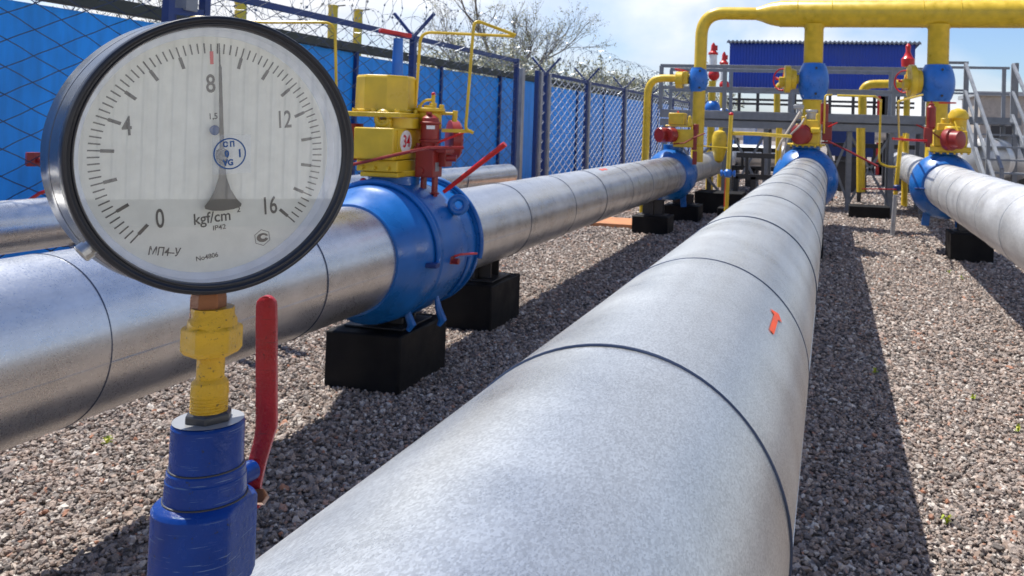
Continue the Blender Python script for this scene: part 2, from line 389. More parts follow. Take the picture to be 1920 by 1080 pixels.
rz = gn('FunctionNodeRandomValue'); rz.data_type = 'FLOAT_VECTOR'; rz.inputs[0].default_value = (0, 0, -.004); rz.inputs[1].default_value = (0, 0, .012)
spz = gn('GeometryNodeSetPosition')
gl(gi.outputs[0], dp.inputs['Mesh']); gl(na.outputs[0], dp.inputs['Density']); gl(dp.outputs['Points'], spz.inputs['Geometry']); gl(rz.outputs[0], spz.inputs['Offset'])
gl(spz.outputs[0], iop.inputs['Points'])
gl(g2i.outputs[0], iop.inputs['Instance']); iop.inputs['Pick Instance'].default_value = True
ri = gn('FunctionNodeRandomValue'); ri.data_type = 'INT'; ri.inputs[4].default_value = 0; ri.inputs[5].default_value = 4
gl(ri.outputs[2], iop.inputs['Instance Index'])
rv = gn('FunctionNodeRandomValue'); rv.data_type = 'FLOAT'; rv.inputs[2].default_value = 0; rv.inputs[3].default_value = 1; rv.inputs['Seed'].default_value = 9
pw = gn('ShaderNodeMath'); pw.operation = 'POWER'; pw.inputs[1].default_value = 5; gl(rv.outputs[1], pw.inputs[0])
ma = gn('ShaderNodeMath'); ma.operation = 'MULTIPLY_ADD'; ma.inputs[1].default_value = .95; ma.inputs[2].default_value = .84; gl(pw.outputs[0], ma.inputs[0])
mu = gn('ShaderNodeMath'); mu.operation = 'MULTIPLY'; gl(ma.outputs[0], mu.inputs[0]); gl(nb.outputs[0], mu.inputs[1])
gl(rs.outputs[0], sc_.inputs[0]); gl(mu.outputs[0], sc_.inputs['Scale']); gl(sc_.outputs[0], iop.inputs['Scale']); gl(rr_.outputs[0], iop.inputs['Rotation'])
gl(iop.outputs[0], gout.inputs[0])
md = go.modifiers.new('scatter', 'NODES'); md.node_group = ng

# ================================================================== PIPES
RP = .30
CXP, CZP = -.3465, .952
LXP, LZP = -2.626, .8115
RXP, RZP = 1.52, .925
def pipe(label, X, Z, y0, y1, mat, seams, r=RP, name='insulated_pipe', group='silver clad gas pipes', lap=True):
    t_ = thing(name, (X, (y0+y1)/2, Z), label, 'pipe', group)
    m_ = MB(); prof = [(y0, r*.2), (y0, r)]
    edges = sorted([s_ for s_ in seams if y0 < s_ < y1]); cuts = [y0]+edges+[y1]
    prof = []
    for i in range(len(cuts)-1):
        a, b_ = cuts[i], cuts[i+1]; n = max(2, int((b_-a)/.3))
        for k in range(n+1):
            y = a+(b_-a)*k/n
            prof.append((y+(1e-4 if k == 0 and i else 0), r+(.0016 if i % 2 else 0)+.0012*mnoise.noise(Vector((X*3, y*2.3, i)))))
    m_.lathe(prof, (X, 0, Z), (0, 1, 0), 96)
    # dents: gentle out-of-round
    for i, p in enumerate(m_.v):
        dx, dz = p.x-X, p.z-Z; rad = math.hypot(dx, dz)
        if rad > r*.5:
            k = 1+.006*mnoise.noise(Vector((dx*4, p.y*1.1, dz*4)))
            m_.v[i] = Vector((X+dx*k, p.y, Z+dz*k))
    m_.build('cladding', mat, t_, smooth=60)
    if lap:
        la = R(lap if lap is not True else -8); c_ = [Vector((X+math.cos(la)*(r+.0015), y0+.01+(y1-y0-.02)*k/40, Z+math.sin(la)*(r+.0015))) for k in range(41)]
        MB().tube(c_, .0022, 5).build('lap_seam', mat, t_)
    for s_ in edges:
        b_ = MB(); w__ = .0030; b_.lathe([(s_-w__, r*1.001), (s_-w__*.8, r+.0028), (s_-w__*.3, r+.0042), (s_+w__*.3, r+.0042), (s_+w__*.8, r+.0028), (s_+w__, r*1.001)], (X, 0, Z), (0, 1, 0), 96, caps=False)
        b_.build('seam_band', 'seam' if mat != 'alu_dull' else 'pale_steel', t_)
    return t_
cs = [.16+1.2189*k for k in range(0, 12)]
cs = [-1.06, .16, 1.379, 2.376]+[2.376+1.217*k for k in range(1, 8)]
cpipe = pipe('wide speckled silver pipe in the foreground with an orange arrow on it', CXP, CZP, -1.6, 11.75, 'zinc', cs)
ls1 = [2.396-1.23, 2.396, 3.657]
lpipe = pipe('shiny silver pipe behind the round gauge, ending at the big blue valve', LXP, LZP, -1.0, 4.33, 'aluminium', ls1)
ls2 = [6.497, 7.729, 8.861, 10.1, 11.3, 12.4, 13.2]
lpipe2 = pipe('silver pipe leading away from the big blue valve towards the fence end', LXP, LZP, 5.25, 13.95, 'aluminium', ls2)
rpipe = pipe('pale silver pipe leaving the picture at the right edge', RXP, RZP, -1.5, 12.1, 'alu_dull', [-.4, .8, 2.0, 3.3, 4.5, 5.6, 6.8, 7.9, 9.0, 9.8, 10.6, 11.3])
# continuation beyond the far valves
pipe('dull pipe stretch behind the far left valve, under the left yellow riser', LXP, LZP, 14.9, 24, 'alu_dull', [16, 17.2, 18.5, 20, 22], r=.27)
pipe('pale pipe stretch behind the right valve under the platform', RXP-.02, RZP+.02, 13.0, 20, 'alu_dull', [14, 15.2, 16.5, 18], r=.27)
pipe('thick pipe stretch hidden behind the middle valve', CXP, CZP, 12.7, 15.0, 'alu_dull', [13.5], r=.26)
# orange arrow on the centre pipe (hand painted, follows the surface)
def on_pipe(X, Z, ang, y, r): return Vector((X+math.cos(ang)*r, y, Z+math.sin(ang)*r))
m_ = MB(); rr = RP+.0035
def patch(a0, a1, y0, y1, w0=None):
    n = 6
    for k in range(n):
        aa, ab = a0+(a1-a0)*k/n, a0+(a1-a0)*(k+1)/n
        m_.quad(on_pipe(CXP, CZP, aa, y0, rr), on_pipe(CXP, CZP, aa, y1, rr), on_pipe(CXP, CZP, ab, y1, rr), on_pipe(CXP, CZP, ab, y0, rr))
patch(R(41), R(44), 1.99, 2.15)
n0 = len(m_.v)
for tri in (((38.5, 2.165), (41.8, 2.205), (41, 2.149)), ((46.8, 2.168), (41.8, 2.205), (44, 2.149)), ((41, 2.149), (41.8, 2.205), (44, 2.149))):
    k = len(m_.v)
    for a, y in tri: m_.v.append(on_pipe(CXP, CZP, R(a), y, rr))
    m_.f.append([k, k+1, k+2])
m_.build('flow_arrow', 'orange_mark', cpipe, smooth=0)
m_ = MB()
for y in (9.35, 9.5): 
    for k in range(3): m_.quad(on_pipe(LXP, LZP, R(70+k*3), y, rr), on_pipe(LXP, LZP, R(70+k*3), y+.1, rr), on_pipe(LXP, LZP, R(73+k*3), y+.1, rr), on_pipe(LXP, LZP, R(73+k*3), y, rr))
m_.build('paint_mark', 'orange_mark', lpipe2, smooth=0)

# far-left thin pipe with its hidden valve showing red parts left of the gauge
t_ = thing('side_pipe', (-4.5, 6, .9), 'thinner silver pipe at the far left behind the shiny pipe', 'pipe')
m_ = MB(); m_.tube([(-4.5, -1, .98), (-4.5, 4.5, .93), (-4.5, 11.5, .86)], .15, 40); m_.build('cladding', 'aluminium', t_)
for y in (0.6, 1.8, 3.0, 4.25, 6.2, 7.4, 8.6, 9.8): m_ = MB(); m_.lathe([(-.006, .15), (-.005, .155), (.005, .155), (.006, .15)], (-4.5, y, .98-.012*y), (0, 1, -.01), 40, caps=False); m_.build('seam_band', 'seam', t_)
t_ = thing('side_valve', (-4.5, 4.6, .9), 'blue valve on the thin far left pipe, only its red handles show beside the gauge', 'valve')
m_ = MB(); m_.lathe([(4.35, .17), (4.4, .22), (4.5, .24), (4.7, .24), (4.8, .22), (4.85, .17)], (-4.5, 0, .93), (0, 1, 0), 32); m_.build('body', 'blue_paint', t_)
m_ = MB(); m_.cyl((-4.5, 4.6, 1.15), (-4.5, 4.6, 1.5), .03); m_.build('stem', 'blue_paint', t_)
p = at(62, 300, 4.55); m_ = MB(); m_.hexn(p+Vector((.0, 0, -.04)), p+Vector((0, 0, .05)), .045).cyl(p+Vector((-.03, 0, 0)), p+Vector((.25, .03, -.0)), .02)
m_.build('indicator', 'maroon', t_)
m_ = MB(); m_.tube([at(38, 386, 4.5), at(75, 362, 4.5), at(105, 352, 4.5)], .012, 8); m_.build('lever', 'red_paint', t_)

# tall valve stem with red T handle behind the big valve
t_ = thing('stem_extension', (at(748, 60, 6.6).x, 6.6, 0), 'tall blue valve spindle topped by a flat red lever, behind the yellow actuator', 'valve spindle')
b0 = at(747, 72, 6.6); m_ = MB(); m_.tube([(b0.x, 6.6, .6), (b0.x, 6.6, b0.z)], .045, 16, rr=[.09, .04]); m_.cyl((b0.x, 6.6, 0), (b0.x, 6.6, .6), .11); m_.build('spindle', 'blue_light', t_)
m_ = MB(); m_.beam(at(712, 57, 6.5), at(770, 68, 6.7), .07, .035); m_.build('lever', 'red_paint', t_, bevel=.008)

# ================================================================== SUPPORT BLOCKS
def block(c, sz, label, saddle=True, X=None, ztop=None):
    t_ = thing('pipe_support', (c[0], c[1], 0), label, 'support block', 'black blocks carrying the pipes')
    m_ = MB(); m_.box((c[0], c[1], sz[2]/2-.03), (sz[0], sz[1], sz[2]+.06)); m_.build('block', 'black_block', t_, bevel=.012)
    if saddle:
        m_ = MB(); m_.box((c[0], c[1], sz[2]+.008), (sz[0]*.8, sz[1]*.62, .012)); m_.build('steel_plate', 'dark_steel', t_, bevel=.003)
        m_ = MB(); h = (ztop or .5)-sz[2]-.014
        if h > .03:
            m_.box((X if X is not None else c[0], c[1], sz[2]+.014+h/2), (.04, sz[1]*.5, h)); m_.box((X if X is not None else c[0], c[1]-.08, sz[2]+.014+h/2), (sz[0]*.55, .02, h-.004)); m_.box((X if X is not None else c[0], c[1]+.08, sz[2]+.014+h/2), (sz[0]*.55, .02, h-.004))
            m_.build('saddle', 'dark_steel', t_, bevel=.002)
    return t_
block((-2.655, 4.86, 0), (.49, .62, .345), 'black block directly under the big blue valve', ztop=.40)
block((-2.72, 6.42, 0), (.46, .62, .36), 'black block just behind the big blue valve, holding up the silver pipe', ztop=.50)
block((-2.61, 12.72, 0), (.55, .5, .27), 'nearer of the two black blocks below the far left valve', ztop=.50)
block((-2.50, 14.75, 0), (.62, .6, .27), 'farther black block in shade below the far left valve', ztop=.45)
block((-.35, 11.2, 0), (.55, .5, .40), 'black block hidden under the middle pipe near its valve', ztop=.64)
block((1.78, 11.95, 0), (.52, .55, .36), 'black block under the right blue valve', ztop=.56)
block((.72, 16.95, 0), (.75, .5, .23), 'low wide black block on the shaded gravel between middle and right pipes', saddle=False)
block((-2.05, 16.4, 0), (.9, .8, .40), 'added black block standing in for deep shade behind the slim capped standpipe', saddle=False)  # carries no pipe: added to darken lit gravel where deep shade belongs
block((-1.45, 14.6, 0), (.8, .5, .28), 'added low black block standing in for shade between slim capped standpipe and middle pipe', saddle=False)  # second added dark box, its black stands in for shadow on the gravel
block((-2.62, 1.2, 0), (.5, .5, .40), 'black block out of frame carrying the shiny pipe', ztop=.5)

# ================================================================== BIG BLUE VALVE 34
VY = 4.83
t_ = thing('ball_valve', (LXP, VY, 0), 'big blue ball valve on the shiny pipe with a yellow actuator numbered 34', 'valve')
m_ = MB(); m_.lathe([(4.31, .29), (4.31, .315), (4.36, .335), (4.40, .352), (4.46, .372), (4.50, .392), (4.52, .404), (4.60, .410), (4.615, .400), (4.66, .402), (4.675, .412), (4.80, .418), (4.95, .416), (5.02, .405), (5.03, .392), (5.06, .390), (5.09, .400), (5.17, .398), (5.18, .36), (5.22, .345), (5.27, .318), (5.27, .29)], (LXP, 0, LZP), (0, 1, 0), 96)
m_.build('body', 'blue_paint', t_, smooth=30)
m_ = MB(); m_.lathe([(5.175, .36), (5.175, .415), (5.21, .415), (5.21, .34)], (LXP, 0, LZP), (0, 1, 0), 96, caps=False); m_.build('flange', 'blue_paint', t_)
for k in range(22):
    a = 2*PI*(k+.5)/22; c_ = Vector((LXP+math.cos(a)*.392, 5.172, LZP+math.sin(a)*.392)); MB().hexn(c_, c_-Vector((0, .018, 0)), .013).build('flange_bolt', 'blue_paint', t_)
# hoop pipes bent round the body
def hoop(y, r, a0, a1, rad, tail=None, name='drain_tube'):
    pts = [Vector((LXP+math.cos(R(a0+(a1-a0)*k/24))*r, y, LZP+math.sin(R(a0+(a1-a0)*k/24))*r)) for k in range(25)]
    if tail: pts += [Vector(q) for q in tail]
    MB().tube(pts, rad, 10).build(name, 'blue_paint', t_)
hoop(4.58, .424, 118, -2, .017, [(LXP+.43, 4.56, LZP-.03), (LXP+.39, 4.56, LZP-.04)])
hoop(5.20, .424, 92, -12, .016)
hoop(5.05, .412, -8, -48, .012)
m_ = MB(); m_.box((LXP+.42, 4.515, LZP-.03), (.07, .05, .028)); m_.build('drain_plug', 'navy', t_, bevel=.005)
# lifting lug
lx = LXP+.34; lz = LZP+.25; out = Vector((.8, -.1, .6)).normalized()
m_ = MB(); m_.torus((lx+.04, 4.92, lz+.03), (.45, -.85, .1), .045, .022, 24, 10); m_.cyl((lx-.05, 4.94, lz-.05), (lx+.02, 4.92, lz+.015), .035); m_.build('lifting_lug', 'blue_paint', t_)
# small red drain valve
p = Vector((LXP+.43, 4.78, LZP-.045)); m_ = MB(); m_.cyl(p-Vector((.05, 0, 0)), p+Vector((.03, 0, 0)), .018).hexn(p+Vector((-.02, 0, -.015)), p+Vector((-.02, 0, .03)), .022); m_.build('drain_cock', 'maroon', t_)
m_ = MB(); m_.tube([p+Vector((.0, 0, .03)), p+Vector((.03, .03, .04)), p+Vector((.05, .22, .02))], .007, 8); m_.build('drain_handle', 'red_paint', t_)
# strap feet
for yy, xx in ((4.62, LXP+.22), (4.80, LXP+.33)):
    m_ = MB(); m_.tube([(xx-.02, yy, .60 if yy < 4.7 else .56), (xx+.0, yy, .47), (xx+.02, yy+.02, .40), (xx-.0, yy+.01, .365)], .016, 8, rr=[.012, .022, .026, .014]); m_.build('foot', 'blue_paint', t_)
# neck and actuator
nx = LXP-.02; ny = 4.84
m_ = MB(); m_.cyl((nx, ny, 1.17), (nx, ny, 1.262), .155, seg=40); m_.build('neck', 'blue_paint', t_)
ac = MB()
ac.box((nx+.0, ny-.02, 1.275), (.25, .34, .03)); ac.lathe([(1.262, .16), (1.30, .175)], (nx, ny, 0), (0, 0, 1), 8)
ac.box((nx-.01, ny-.0, 1.328), (.27, .40, .07)); a_ = ac.build('actuator_base', 'yellow_paint', t_, bevel=.006)
ac = MB(); ac.box((-2.662, 4.815, 1.462), (.262, .43, .19)); gb = ac.build('gearbox', 'yellow_paint', t_, bevel=.008)
for yy in (4.68, 4.9):
    for zz in (1.385, 1.54): MB().cyl((-2.533, yy-.03, zz), (-2.524, yy-.03, zz), .009, seg=6).build('bolt', 'yellow_paint', gb)
MB().box((-2.5285, 4.80, 1.462), (.005, .30, .165)).build('side_cover', 'yellow_paint', gb, bevel=.003)
MB().lathe([(0, .070), (.004, .070)], (-2.526, 4.745, 1.475), (1, 0, 0), 40).build('number_plate', 'label_white', gb)
text('34', .105, 'red_ink', Matrix.Translation(Vector((-2.5185, 4.745, 1.475))-world_loc(gb)) @ Matrix(((0, 0, 1, 0), (1, 0, 0, 0), (0, 1, 0, 0), (0, 0, 0, 1))), gb, 'plate_number', sx=.85, bold=.0012)
# eye ring + drums above gearbox
m_ = MB(); q = at(718, 222, 4.66); m_.torus(q, (.1, -1, 0), .040, .017, 28, 10); m_.box(q+Vector((0, .01, -.035)), (.10, .03, .055)); m_.build('lifting_eye', 'yellow_paint', t_, bevel=.004)
m_ = MB(); m_.cyl((nx+.03, ny-.02, 1.557), (nx+.03, ny-.02, 1.62), .125, seg=36); m_.build('turret', 'yellow_paint', t_)
m_ = MB(); m_.box((nx-.04, ny-.03, 1.636), (.36, .36, .03)); m_.box((nx-.27, ny-.17, 1.640), (.10, .04, .02)); m_.build('mounting_plate', 'yellow_paint', t_, bevel=.005)
m_ = MB(); m_.lathe([(1.652, .185), (1.665, .19), (1.668, .183), (1.865, .180), (1.880, .172)], (-2.735, 4.86, 0), (0, 0, 1), 8, start=R(22.5+8)); m_.build('cover', 'yellow_paint', t_, smooth=20, bevel=.012)
MB().sphere(at(675, 190, 4.75), .014).build('cover_knob', 'yellow_paint', t_)
m_ = MB(); m_.cyl(at(660, 232, 4.8), at(660, 300, 4.8), .07); m_.cyl(at(640, 265, 4.8), at(664, 262, 4.8), .05); m_.build('left_drum', 'maroon', t_)
for dx, dy in ((-.19, -.17), (.10, -.18), (-.05, -.19), (.12, .02)): MB().hexn((nx+dx, ny+dy, 1.652), (nx+dx, ny+dy, 1.672), .013).build('bolt', 'yellow_paint', t_)
for dx in (-.10, -.02, .07): MB().hexn((nx+dx, ny-.205, 1.315), (nx+dx, ny-.225, 1.315), .013).build('bolt', 'yellow_paint', t_)
# legs: small red & yellow lugs below base
MB().sphere(at(681, 340, 4.7), .022).build('grease_nipple', 'red_paint', t_)
MB().box(at(694, 346, 4.7), (.03, .03, .05)).build('tie_bracket', 'yellow_paint', t_, bevel=.003)
# red control cylinder at the right side
cxr = -2.425; cyr = 4.86
m_ = MB(); m_.lathe([(1.445, .050), (1.46, .056), (1.60, .056), (1.625, .050), (1.64, .03), (1.648, .012)], (cxr, cyr, 0), (0, 0, 1), 28); m_.build('control_cylinder', 'maroon', t_)
m_ = MB(); m_.box((cxr+.0, cyr, 1.345), (.12, .13, .17)); m_.box((cxr, cyr, 1.44), (.16, .10, .016)); m_.box((cxr+.045, cyr-.0, 1.20), (.022, .05, .14)); m_.box((cxr-.03, cyr-.0, 1.20), (.022, .05, .14)); m_.prism([(-.06, .03), (.06, .03), (0, -.05)], (cxr+.01, cyr, 1.135), (1, 0, 0), (0, 0, 1), .05)
cb = m_.build('hand_pump', 'maroon', t_, bevel=.005)
MB().box((cxr+.03, cyr+.02, 1.425), (.20, .12, .022)).build('clamp_bar', 'maroon', cb, bevel=.003)
MB().box((cxr+.075, cyr+.06, 1.375), (.06, .10, .10)).build('valve_block', 'maroon', cb, bevel=.004)
MB().cyl((cxr+.10, cyr+.03, 1.38), (cxr+.16, cyr+.05, 1.38), .022).build('fitting', 'maroon', cb)
MB().cyl((cxr-.02, cyr-.075, 1.30), (cxr-.02, cyr-.06, 1.30), .022, seg=8).build('fitting', 'maroon', cb)
MB().hexn((cxr, cyr-.02, 1.645), (cxr, cyr-.02, 1.662), .018).build('bolt', 'maroon', cb)
MB().lathe([(0, .058), (.004, .064), (.014, .064), (.018, .058)], (cxr, cyr, 1.585), (0, 0, 1), 24).build('collar', 'maroon', cb)
MB().lathe([(0, .058), (.004, .064), (.014, .064), (.018, .058)], (cxr, cyr, 1.475), (0, 0, 1), 24).build('collar', 'maroon', cb)
for dx in (-.06, .06): MB().hexn((cxr+dx, cyr-.03, 1.447), (cxr+dx, cyr-.03, 1.468), .014).build('bolt', 'maroon', cb)
MB().box((cxr+.0615, cyr-.01, 1.325), (.002, .05, .055)).build('type_plate', 'grey_steel', cb)
MB().box((cxr+.03, cyr-.052, 1.568), (.05, .006, .022), Matrix.Rotation(.5, 3, 'Z')).build('sticker', 'label_white', t_)
m_ = MB(); m_.lathe([(0, .07), (.01, .125), (.06, .125), (.075, .11), (.09, .03)], (-2.39, 5.04, 1.49), (.75, .6, 0), 32); m_.build('hydraulic_drum', 'maroon', t_)
for k in range(8):
    x1_, y1_, d1_ = frame((.75, .6, 0)); c_ = Vector((-2.39, 5.04, 1.49))+(x1_*math.cos(k*PI/4)+y1_*math.sin(k*PI/4))*.108; MB().hexn(c_+d1_*.058, c_+d1_*.074, .010).build('drum_bolt', 'maroon', t_)
m_ = MB(); m_.beam((-2.375, 4.92, 1.55), (-2.20, 4.98, 1.55), .022, .022); m_.build('drum_bracket', 'yellow_paint', t_)
MB().tube([(cxr+.02, cyr-.04, 1.455), at(870, 248, 5.0)], .008, 8).build('short_rod', 'red_paint', t_)
MB().tube([at(655, 310, 4.58), at(770, 284, 4.56), at(805, 277, 4.7), at(868, 277, 4.9)], .010, 8).build('long_rod', 'maroon', t_)
MB().tube([at(832, 360, 4.86), at(842, 352, 4.86), at(947, 270, 4.86)], .017, 12, rr=[.012, .014, .018]).build('pump_lever', 'red_paint', t_)
# yellow pilot assembly on top of the red parts
m_ = MB(); q = at(806, 212, 4.95); m_.lathe([(-.10, .075), (.0, .075), (.012, .095), (.03, .095), (.034, .04), (.05, .04)], q, (0, 0, 1), 24); m_.cyl(q+Vector((.02, 0, .03)), q+Vector((.02, 0, .115)), .012); m_.hexn(q+Vector((.02, 0, .045)), q+Vector((.02, 0, .065)), .024)
m_.hexn(q+Vector((.08, 0, .02)), q+Vector((.08, 0, .055)), .016); m_.hexn(q+Vector((-.06, -.02, .02)), q+Vector((-.06, -.02, .05)), .014); m_.cyl(q+Vector((.07, 0, -.0)), q+Vector((.17, .02, -.0)), .010); m_.hexn(q+Vector((.16, .02, -.05)), q+Vector((.165, .02, .02)), .017)
pil = m_.build('pilot_regulator', 'yellow_paint', t_, bevel=.002)
MB().sphere(q+Vector((.02, 0, .12)), .013).build('cap', 'red_paint', pil)
MB().tube(bent([q+Vector((-.10, -.02, -.03)), q+Vector((-.07, -.02, .03)), q+Vector((-.03, -.02, .08)), q+Vector((.02, 0, .085))], .03), .009, 8).build('curved_pipe', 'yellow_paint', pil)
# thin yellow instrument tubes of this valve
MB().tube(bent([at(778, 215, 4.95), at(789, 60, 4.95), at(965, 68, 5.1)], .07), .010, 8).build('instrument_tube', 'yellow_paint', t_)
MB().tube(bent([(-2.19, 4.98, 1.54), at(873, 243, 4.95), at(889, 37, 4.95), at(967, 66, 5.1)], .05), .010, 8).build('instrument_tube', 'yellow_paint', t_)
MB().tube(bent([at(632, 240, 5.2), at(628, 42, 5.2), at(484, 42, 5.0), at(350, 30, 4.8), at(340, 80, 4.8)], .08), .010, 8).build('instrument_tube', 'yellow_paint', t_)

# ================================================================== FAR VALVES
def far_valve(X, Z, Y, label, r, kind):
    """blue ball valve with yellow gearbox and maroon motor drum; kind picks the drum side"""
    t_ = thing('ball_valve', (X, Y, 0), label, 'valve', 'blue line valves at the far end of the pipes')
    m_ = MB(); m_.lathe([(-.42, RP*.97), (-.42, RP+.015), (-.34, r*.93), (-.25, r), (-.2, r+.02), (-.14, r+.02), (-.13, r*.97), (.1, r), (.25, r*.95), (.38, RP), (.4, RP*.9)], (X, Y, Z), (0, 1, 0), 64); m_.build('body', 'blue_paint', t_)
    m_ = MB(); m_.torus((X+r*.85, Y-.25, Z+.12), (0, 1, .2), .04, .016, 16, 6); m_.build('lifting_lug', 'blue_paint', t_)
    for s_ in (-1, 1):
        m_ = MB(); m_.beam((X+s_*.2, Y-.1, Z-r*.8), (X+s_*.22, Y-.1, Z-r-.13), .04, .10); m_.build('foot', 'blue_paint', t_, bevel=.004)
    return t_
# left far
VL = far_valve(LXP, LZP, 14.35, 'blue valve at the far end of the left silver pipe', .41, 0)
zt = LZP+.40
MB().cyl((LXP, 14.3, zt-.03), (LXP, 14.3, zt+.1), .17).build('neck', 'blue_paint', VL)
m_ = MB(); q = at(1284, 257, 14.2); m_.box((q.x, 14.25, q.z-.02), (.34, .42, .30)); m_.lathe([(0, .2), (.05, .22)], (q.x, 14.25, zt+.09), (0, 0, 1), 8); gbx = m_.build('gearbox', 'yellow_paint', VL, bevel=.015)
m_ = MB(); q2 = at(1271, 223, 14.2); m_.box((q2.x, 14.2, q2.z+.0), (.27, .28, .20)); m_.box((q2.x+.02, 14.2, q2.z-.12), (.42, .3, .03)); m_.cyl((q2.x+.22, 14.1, q2.z-.12), (q2.x+.22, 14.1, q2.z+.06), .05, .02); m_.build('cover', 'yellow_paint', VL, bevel=.015)
MB().sphere((q2.x, 14.2, q2.z+.115), .02).build('cap', 'red_paint', VL)
for px_, rr2, ln in ((1236, .125, .16), (1253, .12, .13)):
    m_ = MB(); c_ = at(px_, 253, 13.95); m_.lathe([(0, rr2*.9), (.015, rr2), (ln, rr2), (ln+.01, rr2*.6)], c_-Vector((.0, .05, 0)), (.55, .83, 0), 28); m_.build('motor_drum', 'maroon', VL)
m_ = MB(); c_ = at(1302, 262, 14.1); m_.box(c_, (.08, .10, .34)); m_.box(c_+Vector((.02, -.04, -.3)), (.07, .07, .22)); m_.cyl(c_+Vector((.02, 0, .1)), c_+Vector((.02, 0, .26)), .05); m_.build('hand_pump', 'maroon', VL, bevel=.01)
MB().tube([at(1262, 270, 14.0), at(1283, 268, 13.95), at(1301, 258, 14.0), at(1322, 250, 14.0)], .012, 6).build('rod', 'maroon', VL)
MB().tube(bent([at(1296, 222, 14.1), at(1296, 272, 14.1), at(1370, 278, 14.1)], .05), .014, 6).build('instrument_tube', 'yellow_paint', VL)
# middle far
VC = far_valve(CXP, CZP, 12.2, 'blue valve at the end of the wide speckled pipe, its maroon motor facing the camera', .425, 1)
zt = CZP+.40
MB().cyl((CXP, 12.15, zt-.03), (CXP, 12.15, zt+.08), .19).build('neck', 'blue_paint', VC)
m_ = MB(); m_.lathe([(0, .27), (.03, .28)], (CXP, 12.15, zt+.06), (0, 0, 1), 10); m_.box((CXP, 12.15, zt+.16), (.36, .42, .16)); m_.box((CXP+.02, 12.15, zt+.30), (.34, .38, .12)); m_.build('gearbox', 'yellow_paint', VC, bevel=.015)
for k in range(6): MB().cyl((CXP-.2+.08*k, 11.93, zt+.045), (CXP-.2+.08*k, 11.93, zt+.075), .018, seg=6).build('bolt', 'yellow_paint', VC)
m_ = MB(); c_ = at(1500, 252, 11.8); m_.lathe([(0, .06), (.01, .11), (.03, .135), (.10, .135), (.11, .15), (.2, .15)], c_, (.1, 1, 0), 32); m_.build('motor_drum', 'maroon', VC)
m_ = MB(); c_ = at(1521, 236, 12.0); m_.box(c_, (.20, .18, .16)); m_.cyl(c_+Vector((-.1, -.08, 0)), c_+Vector((-.1, -.08, .13)), .03); m_.cyl(c_+Vector((.08, -.05, -.1)), c_+Vector((.08, -.05, .17)), .02); m_.cyl(c_+Vector((0, -.15, -.06)), c_+Vector((.12, -.15, -.06)), .04); m_.build('pilot_regulator', 'yellow_paint', VC, bevel=.01)
m_ = MB(); c_ = at(1522, 216, 12.1); m_.cyl(c_+Vector((0, 0, -.06)), c_+Vector((0, 0, .06)), .07); m_.cyl(c_+Vector((0, 0, .03)), c_+Vector((0, 0, .075)), .085); m_.cyl(c_+Vector((-.16, 0, -.05)), c_+Vector((-.18, 0, .12)), .035); m_.box(c_+Vector((-.18, 0, .11)), (.14, .08, .06)); m_.build('limit_switch', 'pale_steel', VC, bevel=.008)
m_ = MB(); c_ = at(1546, 213, 12.2); m_.cyl(c_+Vector((0, 0, -.15)), c_+Vector((0, 0, .14)), .055); m_.cyl(c_+Vector((0, 0, .13)), c_+Vector((0, 0, .17)), .02); m_.build('control_cylinder', 'maroon', VC)
m_ = MB(); c_ = at(1551, 246, 12.2); m_.box(c_, (.13, .13, .26)); m_.box(c_+Vector((.0, 0, -.16)), (.16, .08, .03)); m_.build('hand_pump', 'maroon', VC, bevel=.01)
MB().tube([at(1552, 264, 12.1), at(1600, 288, 12.0), at(1646, 312, 11.9)], .014, 8, rr=[.010, .014, .015]).build('pump_lever', 'maroon', VC)
MB().tube([at(1553, 238, 12.1), at(1570, 230, 12.0)], .01, 6).build('short_rod', 'red_paint', VC)
MB().tube(bent([at(1500, 210, 12.0), at(1490, 226, 11.9), at(1465, 265, 11.8), at(1458, 282, 11.8)], .1), .016, 8).build('hose', 'beige', VC)
MB().tube(bent([at(1512, 216, 12.0), at(1500, 236, 11.7), at(1478, 256, 11.8), at(1464, 300, 11.8)], .1), .012, 8).build('hose', 'beige', VC)
MB().tube(bent([at(1545, 250, 12.0), at(1547, 178, 12.0), at(1560, 178, 12.1)], .05), .012, 8).build('instrument_tube', 'yellow_paint', VC)
# right far
VR = far_valve(RXP-.02, RZP, 12.55, 'blue valve at the end of the pale right hand pipe, its motor drum sunlit', .43, 2)
zt = RZP+.40
MB().cyl((RXP-.02, 12.5, zt-.03), (RXP-.02, 12.5, zt+.08), .19).build('neck', 'blue_paint', VR)
bx = at(1780, 290, 12.4).x
m_ = MB(); m_.box((bx, 12.45, zt+.10), (.52, .42, .08)); m_.box((bx, 12.45, zt+.25), (.42, .38, .22)); m_.lathe([(0, .15), (.06, .13)], (bx+.05, 12.45, zt+.36), (0, 0, 1), 16); m_.build('gearbox', 'yellow_paint', VR, bevel=.015)
for k in range(6): MB().cyl((bx-.22+.088*k, 12.22, zt+.04), (bx-.22+.088*k, 12.22, zt+.062), .018, seg=6).build('bolt', 'yellow_paint', VR)
m_ = MB(); c_ = at(1788, 262, 12.05); m_.lathe([(0, .14), (.02, .15), (.09, .15), (.1, .12), (.22, .12), (.235, .09)], c_+Vector((-.08, .1, 0)), (.75, -.66, 0), 32); m_.build('motor_drum', 'maroon', VR)
m_ = MB(); c_ = at(1797, 222, 12.6); m_.lathe([(-.18, .11), (-.02, .115), (.0, .14), (.05, .14), (.11, .10), (.14, .02)], c_, (0, 0, 1), 24); m_.build('cover', 'yellow_paint', VR)
